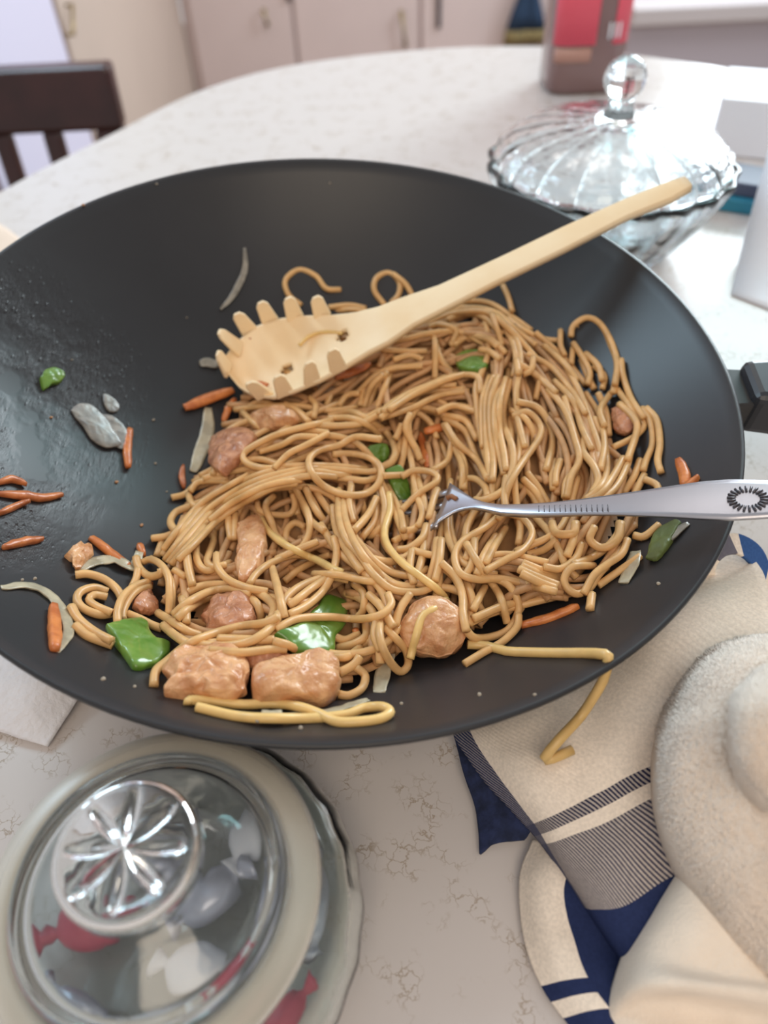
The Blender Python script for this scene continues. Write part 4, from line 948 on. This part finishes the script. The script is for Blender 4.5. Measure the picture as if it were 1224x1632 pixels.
# ------------------------------------------------------------------ covered glass jar, front left
ZL = TABLE + .052
jc = at_z([(248, 1418)], ZL)[0]; RJ = np.linalg.norm(at_z([(506, 1404)], ZL)[0] - jc) * 1.03
print('jar', jc, RJ)
jar = empty('glass_jar', (jc[0], jc[1], TABLE), 'round greenish glass dish holding wrapped sweets, front left of the wok', 'glass dish')
h = ZL - TABLE
pr_ = [(.0001, .0), (RJ * .70, 0), (RJ * .86, .004), (RJ * 1.12, .014), (RJ * 1.22, .026), (RJ * 1.15, .038), (RJ * .98, h - .006), (RJ * .97, h - .002), (RJ * .93, h - .002), (RJ * .94, h - .008),
       (RJ * 1.09, .038), (RJ * 1.16, .026), (RJ * 1.06, .016), (RJ * .82, .008), (RJ * .66, .005), (.0001, .005)]
pp = catmull(np.array(pr_), .003)
obj('dish_body', *lathe_vf([(max(a, .0001), b) for a, b in pp], (jc[0], jc[1], TABLE + .0005), 96, fr=lambda a, i: 1 + .006 * math.cos(24 * a)), M['glass_green'], jar)
lid = part_empty('lid', (jc[0], jc[1], ZL), jar, 'lid with frosted rim and star-cut knob')
fl_ = [(RJ * .80, .0046), (RJ * .86, .0052), (RJ * .97, .0042), (RJ * 1.0, .0022), (RJ * .985, .0002), (RJ * .86, .0), (RJ * .80, .001)]
obj('frosted_rim', *lathe_vf(fl_, (jc[0], jc[1], ZL), 128, closed=True), M['frost'], lid)
dm_ = catmull(np.array([(RJ * .80, .0046), (RJ * .79, .0085), (RJ * .75, .0095), (RJ * .68, .0085), (RJ * .60, .011), (RJ * .45, .0145), (RJ * .36, .0165), (RJ * .31, .0185), (RJ * .31, .022)]), .002)
for q in dm_: q[1] += .00035 * math.sin(q[0] / RJ * 60)
dn_ = catmull(np.array([(RJ * .28, .019), (RJ * .30, .014), (RJ * .45, .011), (RJ * .60, .0075), (RJ * .70, .005), (RJ * .80, .001)]), .002)
obj('dome', *lathe_vf([tuple(x) for x in dm_] + [tuple(x) for x in dn_], (jc[0], jc[1], ZL), 128, closed=True), M['glass'], lid)
# knob with eight-rayed star
kR = RJ * .385; kc = (jc[0], jc[1], ZL); nk = 96; rings_ = [.0001, .12, .25, .4, .55, .7, .82, .9, .96, 1.0]; V = []; Fc = []
kz = .033
for r in rings_:
    for j in range(nk):
        a = 2 * math.pi * j / nk; z = kz
        ph = (a / (2 * math.pi) * 8) % 1; ph = min(ph, 1 - ph) * 2
        ray_ = max(0, 1 - ph / (.34 * (.35 + math.sin(math.pi * min(1, r + .05)) * .9) / max(r, .15) * .55)) if r < .86 else 0
        z += -.0030 * ray_ * min(1, r * 3) * (1 if r < .8 else .4) - (.0006 if r < .86 else 0) - (.0016 * ((r - .9) / .1) ** 2 if r > .9 else 0)
        V.append((kc[0] + r * kR * math.cos(a), kc[1] + r * kR * math.sin(a), kc[2] + z))
for (r, z) in ((1.03, kz - .004), (1.02, kz - .009), (.93, kz - .012), (.84, .0185), (.80, .0165), (.0001, .0165)):
    for j in range(nk):
        a = 2 * math.pi * j / nk; V.append((kc[0] + r * kR * math.cos(a), kc[1] + r * kR * math.sin(a), kc[2] + z))
for l in range(len(rings_) + 5):
    for j in range(nk): Fc.append((l * nk + j, (l + 1) * nk + j, (l + 1) * nk + (j + 1) % nk, l * nk + (j + 1) % nk))
kn = obj('knob', V, [f[::-1] for f in Fc], M['glass'], lid)
# wrapped sweets inside
wr = {'pink': mat('pink_wrapper', (206, 84, 104), .35), 'white': mat('white_wrapper', (226, 226, 232), .35), 'silver': mat('silver_wrapper', (188, 190, 204), .3, metal=.3)}
for i_, (dx, dy, k_, a, lb) in enumerate([(-.031, .004, 'pink', .3, 'pink wrapped sweet at the left inside the glass dish'), (-.016, .030, 'silver', .2, 'silvery wrapped sweet at the back left of the glass dish'), (.020, .030, 'white', 1.0, 'white wrapped sweet at the back right of the glass dish'),
                                      (.036, .006, 'silver', 1.7, 'silvery wrapped sweet at the right inside of the glass dish'), (.030, -.026, 'pink', .8, 'pink wrapped sweet at the front right of the glass dish'), (-.002, -.034, 'white', .1, 'white wrapped sweet at the very front of the glass dish'),
                                      (-.030, -.022, 'silver', 2.4, 'silvery wrapped sweet at the front left of the glass dish'), (.006, .010, 'silver', .6, 'silvery wrapped sweet in the middle of the glass dish'), (.006, -.012, 'white', 2.9, 'white wrapped sweet in the middle front of the glass dish')]):
    S = []
    for q in np.linspace(-1, 1, 15):
        rr = .0075 * math.sqrt(max(.02, 1 - (q * 1.35) ** 2)) if abs(q) < .7 else .0012 + .012 * (abs(q) - .7)
        S.append([(jc[0] + dx + q * .015 * math.cos(a) - rr * math.cos(b) * math.sin(a) * 1.1, jc[1] + dy + q * .015 * math.sin(a) + rr * math.cos(b) * math.cos(a) * 1.1, TABLE + .0142 + rr * math.sin(b) * .9 * (1 + .1 * math.sin(5 * b + q * 9))) for b in np.linspace(0, 2 * math.pi, 14, endpoint=False)])
    tag(obj('wrapped_sweet', *sweep(S), wr[k_]), lb, 'sweet')

# ------------------------------------------------------------------ crystal dish behind the wok
cb = at_z([(985, 372)], TABLE)[0]
dc = at_z([(972, 262)], TABLE + .058)[0]
dR = np.linalg.norm(at_z([(1163, 262)], TABLE + .058)[0] - at_z([(780, 225)], TABLE + .058)[0]) / 2
print('crystal', dc, dR)
cry = empty('crystal_dish', (dc[0], dc[1], TABLE), 'cut crystal dish behind the wok by the sauce bottle', 'glass dish')
wv = lambda a, i: 1 + .018 * math.cos(20 * a)
cp = catmull(np.array([(.0001, 0), (dR * .55, 0), (dR * .6, .004), (dR * .78, .022), (dR * .93, .045), (dR, .058), (dR * .985, .061), (dR * .93, .058), (dR * .86, .044), (dR * .70, .024), (dR * .5, .009), (.0001, .007)]), .004)
obj('dish_body', *lathe_vf([(max(a, .0001), b) for a, b in cp], (dc[0], dc[1], TABLE + .0005), 160, fr=wv), M['glass_crystal'], cry, smooth=True)
clid = part_empty('lid', (dc[0], dc[1], TABLE + .055), cry, 'domed lid with round knob')
lp = catmull(np.array([(dR * .93, .060), (dR * .92, .066), (dR * .80, .076), (dR * .55, .083), (dR * .25, .087), (.010, .090), (.008, .100)]), .004)
lq = catmull(np.array([(.0001, .083), (dR * .25, .081), (dR * .55, .077), (dR * .78, .070), (dR * .89, .060)]), .004)
wv2 = lambda a, i: 1 + .03 * abs(math.sin(9 * a))
obj('dome', *lathe_vf([tuple(x) for x in lp] + [(.0001, .100)] + [(max(a, .0001), b) for a, b in lq], (dc[0], dc[1], TABLE), 180, fr=wv2, closed=True), M['glass_crystal'], clid, smooth=False)
kn0 = at_axis(988, 132, 1, dc[1])[2] - TABLE
kh = max(.112, min(.135, kn0)); pk = [(.0001, .098), (.007, .1), (.006, .104)] + [(.0135 * math.sin(t), kh - .0135 * math.cos(t)) for t in np.linspace(.5, math.pi - .01, 12)]
obj('knob', *lathe_vf([(max(a, .0001), b) for a, b in pk], (dc[0], dc[1], TABLE), 24), M['glass_crystal'], clid, smooth=False)

# ------------------------------------------------------------------ sauce bottle
bb = at_z([(930, 150)], TABLE)[0]; bL = at_z([(866, 135)], TABLE)[0]; bRr = at_z([(985, 150)], TABLE)[0]
bw = np.linalg.norm(bL - bRr) * .98; by = bb[1] + bw * .35; bx = bb[0]
print('bottle', bb, bw)
bot = empty('sauce_bottle', (bx, by, TABLE), 'squarish brown sauce bottle with red label behind the crystal dish', 'bottle')
def rsq(hw, z, n=32, p=4.5):
    return [(bx + hw * math.copysign(abs(math.cos(t)) ** (2 / p), math.cos(t)), by + hw * .8 * math.copysign(abs(math.sin(t)) ** (2 / p), math.sin(t)), TABLE + z) for t in np.linspace(0, 2 * math.pi, n, endpoint=False)]
hw = bw / 2
V, Fc = sweep([rsq(a, z) for a, z in ((hw * .9, .0005), (hw, .004), (hw, .02), (hw * .98, .15), (hw * .9, .17), (hw * .45, .195), (hw * .33, .205), (hw * .33, .225))])
M['sauce'] = mat('dark_sauce_plastic', (130, 102, 100), .2, coat=.5)
obj('bottle_body', V, Fc, M['sauce'], bot)
obj('cap', *lathe_vf([(.0001, .225), (hw * .4, .225), (hw * .4, .25), (hw * .3, .262), (.0001, .263)], (bx, by, TABLE), 24), mat('red_cap', (180, 40, 44), .4), bot)
zlab = at_axis(905, 74, 1, by - hw * .8)[2] - TABLE
def label_patch(nm, x0_, x1_, z0_, z1_, mt, par=bot, off=.0006):
    yf_ = by - hw * .8 - off; V = []
    nn = 12
    for z in (z0_, z1_):
        for k in range(nn + 1):
            x = x0_ + (x1_ - x0_) * k / nn; q = min(.999, abs(x) / hw); y_ = by - (hw * .8) * (1 - q ** 4.5) ** (1 / 4.5) - off
            V.append((bx + x, y_, TABLE + z))
    Fc = [(k, k + 1, nn + 2 + k, nn + 1 + k) for k in range(nn)]
    o = obj(nm, V, Fc, mt, par); solid(o, .0004, 0); return o
M['label_red'] = mat('red_label', (232, 92, 110), .4); M['label_tan'] = mat('tan_label', (186, 142, 128), .4); M['label_dark'] = mat('dark_label', (104, 78, 84), .4)
label_patch('label', -hw * .94, hw * .10, zlab, .145, M['label_red'])
label_patch('label', hw * .52, hw * .95, zlab, .145, M['label_red'])
label_patch('label', -hw * .9, hw * .02, .03, zlab - .002, M['label_tan'])
for k in range(3): label_patch('printed_mark', hw * (.38 + .13 * k), hw * (.43 + .13 * k), .05, .05 + .014, M['white_card'], off=.0010)

# ------------------------------------------------------------------ hanging blue cloth, far back
yb = YB - .05
c0_ = at_axis(842, 0, 1, yb); cl_ = at_axis(806, 62, 1, yb); cr_ = at_axis(872, 62, 1, yb); cz_ = at_axis(842, 46, 1, yb)[2]
bc = empty('hanging_cloth', (c0_[0], yb, cl_[2]), 'dark blue cloth with gold lower edge hanging behind the table', 'cloth')
secs = []
def clsec(z, hw_): return [(c0_[0] + hw_ * math.cos(t), yb + (.018 + .006 * math.sin(5 * t)) * math.sin(t), z) for t in np.linspace(0, 2 * math.pi, 24, endpoint=False)]
Wc = (cr_[0] - cl_[0]) / 2
obj('cloth_body', *sweep([clsec(cz_, Wc * .95), clsec(cz_ + .05, Wc * .75), clsec(cz_ + .10, Wc * .5), clsec(cz_ + .16, Wc * .18)]), M['blue_cloth'], bc)
obj('gold_band', *sweep([clsec(cl_[2] - .02, Wc * 1.05), clsec(cz_ - .001, Wc * .96)]), M['gold_cloth'], bc)
V, Fc = tube_vf(np.array([[c0_[0], yb, cz_ + .15], [c0_[0], yb, cz_ + .19], [c0_[0], YB - .018, cz_ + .195]]), .006); obj('hook', V, Fc, M['brass'], bc)

# ------------------------------------------------------------------ cards and papers on the right of the table
def slab(name, px, z0, th, mt, label, cat, bv=.001):
    b = at_z(px, z0); t = b.copy(); t[:, 2] += th; n = len(px); V = np.vstack([b, t])
    Fc = [tuple(range(n))[::-1], tuple(range(n, 2 * n))] + [(j, (j + 1) % n, n + (j + 1) % n, n + j) for j in range(n)]
    o = obj(name, V, Fc, mt, None, smooth=False); tag(o, label, cat); bevel(o, bv); return o
slab('white_box', [(1128, 245), (1290, 262), (1300, 205), (1140, 190)], TABLE + .0005, .045, M['white_card'], 'bright white carton at the back right of the table', 'box')
slab('game_box', [(1118, 332), (1200, 344), (1215, 296), (1140, 286)], TABLE + .0005, .010, M['teal'], 'teal flat box between crystal dish and white sheet', 'box')
slab('slate_case', [(1132, 306), (1208, 318), (1222, 288), (1145, 274)], TABLE + .0108, .010, M['slate'], 'dark slate case lying on the teal box', 'case')
a = at_z([(1165, 470)], TABLE + .0005)[0]; b = at_z([(1400, 560)], TABLE + .0005)[0]
c = at_z([(1225, 240)], TABLE + .05)[0]; d = at_z([(1420, 280)], TABLE + .05)[0]
V = []; n1 = 14
for i in range(n1 + 1):
    t = i / n1
    for j in range(5):
        s = j / 4; p = (a * (1 - s) + b * s) * (1 - t) + (c * (1 - s) + d * s) * t; p = p + np.array([0, 0, -.018 * math.sin(math.pi * t)]); p[2] = max(p[2], TABLE + .0006); V.append(p)
Fc = [(i * 5 + j, i * 5 + j + 1, (i + 1) * 5 + j + 1, (i + 1) * 5 + j) for i in range(n1) for j in range(4)]
o = obj('paper_sheet', V, Fc, M['white_card']); solid(o, .0006, 1); tag(o, 'white paper sheet curling up at the right edge', 'paper')

# ------------------------------------------------------------------ cloths
def sheet(name, grid, mat_, nu=46, nv=60, th=.0016, amp=.0, fs_=40, parent=None, fold=None, seed=0):
    """grid: rows of (u, v, height over the table); smooth surface through those points"""
    W = np.array([[at_z([(q[0], q[1])], TABLE + q[2])[0] for q in row] for row in grid])
    def interp(arr, m):
        k = len(arr); e = np.concatenate([[2 * arr[0] - arr[1]], arr, [2 * arr[-1] - arr[-2]]]); out = []
        for s in np.linspace(0, k - 1 - 1e-9, m):
            i = int(s); t = s - i; a, b, c, d = e[i], e[i + 1], e[i + 2], e[i + 3]
            out.append(.5 * (2 * b + (c - a) * t + (2 * a - 5 * b + 4 * c - d) * t * t + (3 * b - a - 3 * c + d) * t ** 3))
        return np.array(out)
    R1 = interp(W, nv); R2 = np.array([interp(r, nu) for r in R1]); V = R2.reshape(-1, 3)
    for q in range(len(V)):
        nz = noise.noise(Vector((V[q][0] * fs_ + seed, V[q][1] * fs_, seed))) + .4 * noise.noise(Vector((V[q][0] * fs_ * 2.7, V[q][1] * fs_ * 2.7, seed + 5)))
        V[q][2] = max(V[q][2] + amp * nz, TABLE + .0010)
    Fc = [(i * nu + j, i * nu + j + 1, (i + 1) * nu + j + 1, (i + 1) * nu + j) for i in range(nv - 1) for j in range(nu - 1)]
    uv = [(j / (nu - 1), i / (nv - 1)) for i in range(nv) for j in range(nu)]
    o = obj(name, V, Fc, mat_, parent, uv=uv); solid(o, th, 0); return o
tl = empty('dish_towel', at_z([(900, 1300)], TABLE)[0], 'off-white dish towel with navy bands under the right of the wok', 'towel')
sheet('upper_fold', [
    [(700, 1090, .004), (800, 1060, .010), (930, 1010, .014), (1060, 930, .020), (1180, 860, .016)],
    [(722, 1165, .010), (800, 1150, .022), (930, 1090, .026), (1070, 1000, .040), (1220, 930, .034)],
    [(770, 1240, .012), (840, 1225, .028), (940, 1185, .030), (1060, 1110, .038), (1230, 1040, .040)],
    [(840, 1315, .012), (880, 1300, .026), (960, 1260, .030), (1050, 1215, .030), (1230, 1150, .030)],
    [(880, 1365, .012), (905, 1365, .022), (975, 1345, .028), (1065, 1300, .028), (1230, 1240, .026)],
    [(935, 1450, .010), (955, 1455, .018), (1000, 1450, .022), (1080, 1400, .022), (1230, 1340, .022)],
    [(990, 1530, .006), (1005, 1540, .012), (1030, 1540, .014), (1100, 1500, .016), (1230, 1440, .016)]], M['towel_plaid'], amp=.0016, fs_=45, parent=tl)
sheet('lower_fold', [
    [(850, 1340, .004), (890, 1350, .010), (940, 1360, .010), (990, 1370, .008)],
    [(830, 1400, .004), (865, 1410, .012), (920, 1420, .012), (1000, 1430, .008)],
    [(838, 1500, .003), (880, 1500, .011), (935, 1500, .010), (1010, 1510, .006)],
    [(870, 1580, .003), (910, 1570, .010), (960, 1570, .010), (1030, 1590, .006)],
    [(930, 1660, .003), (970, 1650, .009), (1020, 1650, .008), (1080, 1680, .005)]], M['towel_plaid_low'], amp=.0010, fs_=60, parent=tl)
sheet('navy_corner', [
    [(722, 1165, .006), (760, 1190, .010), (800, 1215, .010)],
    [(738, 1225, .006), (775, 1240, .010), (825, 1260, .012)],
    [(758, 1285, .003), (795, 1290, .008), (855, 1305, .010)],
    [(764, 1330, .002), (800, 1325, .006), (845, 1325, .008)],
    [(765, 1362, .002), (790, 1345, .004), (835, 1335, .006)]], M['navy_cloth'], nu=20, nv=26, amp=.0018, fs_=80, parent=tl)
sheet('far_loop', [
    [(1125, 955, .016), (1100, 900, .030), (1120, 868, .038), (1170, 850, .036), (1215, 880, .028), (1240, 960, .016)],
    [(1155, 960, .018), (1140, 915, .028), (1150, 890, .034), (1180, 885, .032), (1210, 920, .024), (1225, 980, .014)]][::-1], M['towel_loop'], nu=50, nv=16, amp=.001, parent=tl)
terry = empty('terry_towel', at_z([(1150, 1400)], TABLE)[0], 'thick cream terry towel bunched at the lower right corner', 'towel')
sheet('thick_roll', [
    [(1150, 1010, .030), (1190, 1015, .036), (1250, 1010, .040), (1350, 1000, .040)],
    [(1108, 1058, .024), (1135, 1060, .060), (1200, 1060, .072), (1350, 1060, .070)],
    [(1062, 1130, .020), (1082, 1140, .056), (1150, 1150, .074), (1350, 1150, .072)],
    [(1043, 1210, .018), (1062, 1220, .052), (1130, 1230, .066), (1350, 1240, .066)],
    [(1046, 1300, .018), (1066, 1300, .046), (1140, 1310, .060), (1350, 1330, .066)],
    [(1075, 1385, .018), (1100, 1378, .042), (1160, 1370, .056), (1350, 1400, .062)],
    [(1130, 1470, .016), (1150, 1455, .038), (1200, 1440, .050), (1350, 1470, .056)],
    [(1190, 1545, .014), (1210, 1525, .034), (1250, 1510, .044), (1350, 1540, .050)],
    [(1260, 1620, .012), (1280, 1600, .030), (1310, 1590, .040), (1400, 1620, .044)]], M['terry'], nu=50, nv=80, th=.004, amp=.0048, fs_=36, parent=terry)
sheet('inner_roll', [
    [(1205, 1085, .070), (1225, 1075, .080), (1300, 1060, .082)],
    [(1170, 1125, .070), (1195, 1130, .092), (1300, 1130, .094)],
    [(1168, 1190, .066), (1190, 1195, .090), (1300, 1200, .092)],
    [(1185, 1250, .062), (1205, 1245, .084), (1300, 1260, .086)],
    [(1215, 1290, .060), (1235, 1285, .074), (1300, 1300, .078)]], M['terry'], nu=30, nv=40, th=.004, amp=.0020, fs_=40, parent=terry)
sheet('flat_flap', [
    [(1070, 1385, .012), (1110, 1390, .030), (1180, 1410, .034), (1300, 1430, .030)],
    [(1030, 1450, .012), (1075, 1455, .030), (1160, 1480, .034), (1300, 1500, .030)],
    [(995, 1525, .012), (1040, 1525, .028), (1130, 1550, .032), (1300, 1570, .030)],
    [(975, 1590, .010), (1030, 1570, .030), (1120, 1575, .036), (1300, 1600, .030)],
    [(960, 1650, .006), (1020, 1600, .016), (1110, 1600, .018), (1300, 1640, .016)],
    [(955, 1720, .004), (1020, 1690, .012), (1110, 1700, .016), (1300, 1740, .012)]], M['weave'], nu=40, nv=50, th=.002, amp=.0014, parent=terry)

def nap(par, obs, n_, ln, mt):
    """the towel's cut pile: short tufts standing on the cloth, joined"""
    V, Fc = [], []
    for ob in obs:
        me_ = ob.data; off = np.array(ob.location) + np.array(par.location); vs = np.array([v.co[:] for v in me_.vertices]) + off
        nr_ = np.array([v.normal[:] for v in me_.vertices])
        fs = [tuple(p.vertices) for p in me_.polygons]; ar = np.array([np.linalg.norm(np.cross(vs[f[1]] - vs[f[0]], vs[f[3]] - vs[f[0]])) for f in fs])
        pick = rng.choice(len(fs), n_ // len(obs), p=ar / ar.sum())
        for f in pick:
            a_, b_, c_, d_ = fs[f]; u_, v_ = rng.random(2); p = (vs[a_] * (1 - u_) + vs[b_] * u_) * (1 - v_) + (vs[d_] * (1 - u_) + vs[c_] * u_) * v_
            nn = nr_[a_] if nr_[a_][2] > 0 else -nr_[a_]; nn = nn + rng.normal(0, .45, 3); nn /= np.linalg.norm(nn)
            t_ = np.cross(nn, rng.normal(0, 1, 3)); t_ /= np.linalg.norm(t_); b2 = np.cross(nn, t_); w_ = .00028; h0 = p + nn * .0019; L_ = ln * rng.uniform(.6, 1.2)
            k = len(V); V += [h0 + t_ * w_, h0 - t_ * .5 * w_ + b2 * .87 * w_, h0 - t_ * .5 * w_ - b2 * .87 * w_, h0 + nn * L_]
            Fc += [(k, k + 1, k + 3), (k + 1, k + 2, k + 3), (k + 2, k, k + 3)]
    o = obj('cloth_nap', V, Fc, mt, par); o['kind'] = 'stuff'
nap(terry, [c for c in terry.children if c.name.startswith(('thick_roll', 'inner_roll'))], 52000, .0013, M['terry_nap'])

# ------------------------------------------------------------------ papers at the left
o = sheet('paper_towel', [
    [(-120, 930, .004), (0, 960, .010), (90, 1000, .012), (170, 1060, .008)],
    [(-130, 1010, .004), (0, 1030, .012), (70, 1060, .014), (134, 1100, .006)],
    [(-140, 1080, .003), (0, 1100, .010), (50, 1120, .010), (104, 1146, .004)],
    [(-150, 1140, .002), (-10, 1164, .003), (30, 1176, .003), (76, 1190, .002)]], M['paper'], nu=30, nv=30, th=.0012, amp=.001)
tag(o, 'white embossed paper towel under the lower left of the wok', 'paper towel')
o = sheet('paper_napkin', [[(-90, 340, .002), (-40, 345, .004), (0, 358, .003), (38, 385, .0015)], [(-90, 400, .002), (-50, 410, .003), (-20, 420, .003), (10, 440, .0015)]], M['paper_beige'], nu=16, nv=10, th=.001)
tag(o, 'beige paper napkin behind the left of the wok', 'napkin')

# look-alike noodles and crumbs are told apart by their order from left to right
by = {}
for l, x, o in NOODLES: by.setdefault(l, []).append((x, o))
WORDS = {2: ['left one', 'right one'], 3: ['leftmost', 'middle one', 'rightmost'], 4: ['leftmost', 'middle left', 'middle right', 'rightmost'], 5: ['leftmost', 'middle left', 'central one', 'middle right', 'rightmost']}
for l, q in by.items():
    if len(q) in WORDS:
        for (x, o), wd in zip(sorted(q, key=lambda t: t[0]), WORDS[len(q)]): o['label'] = l + ', ' + wd
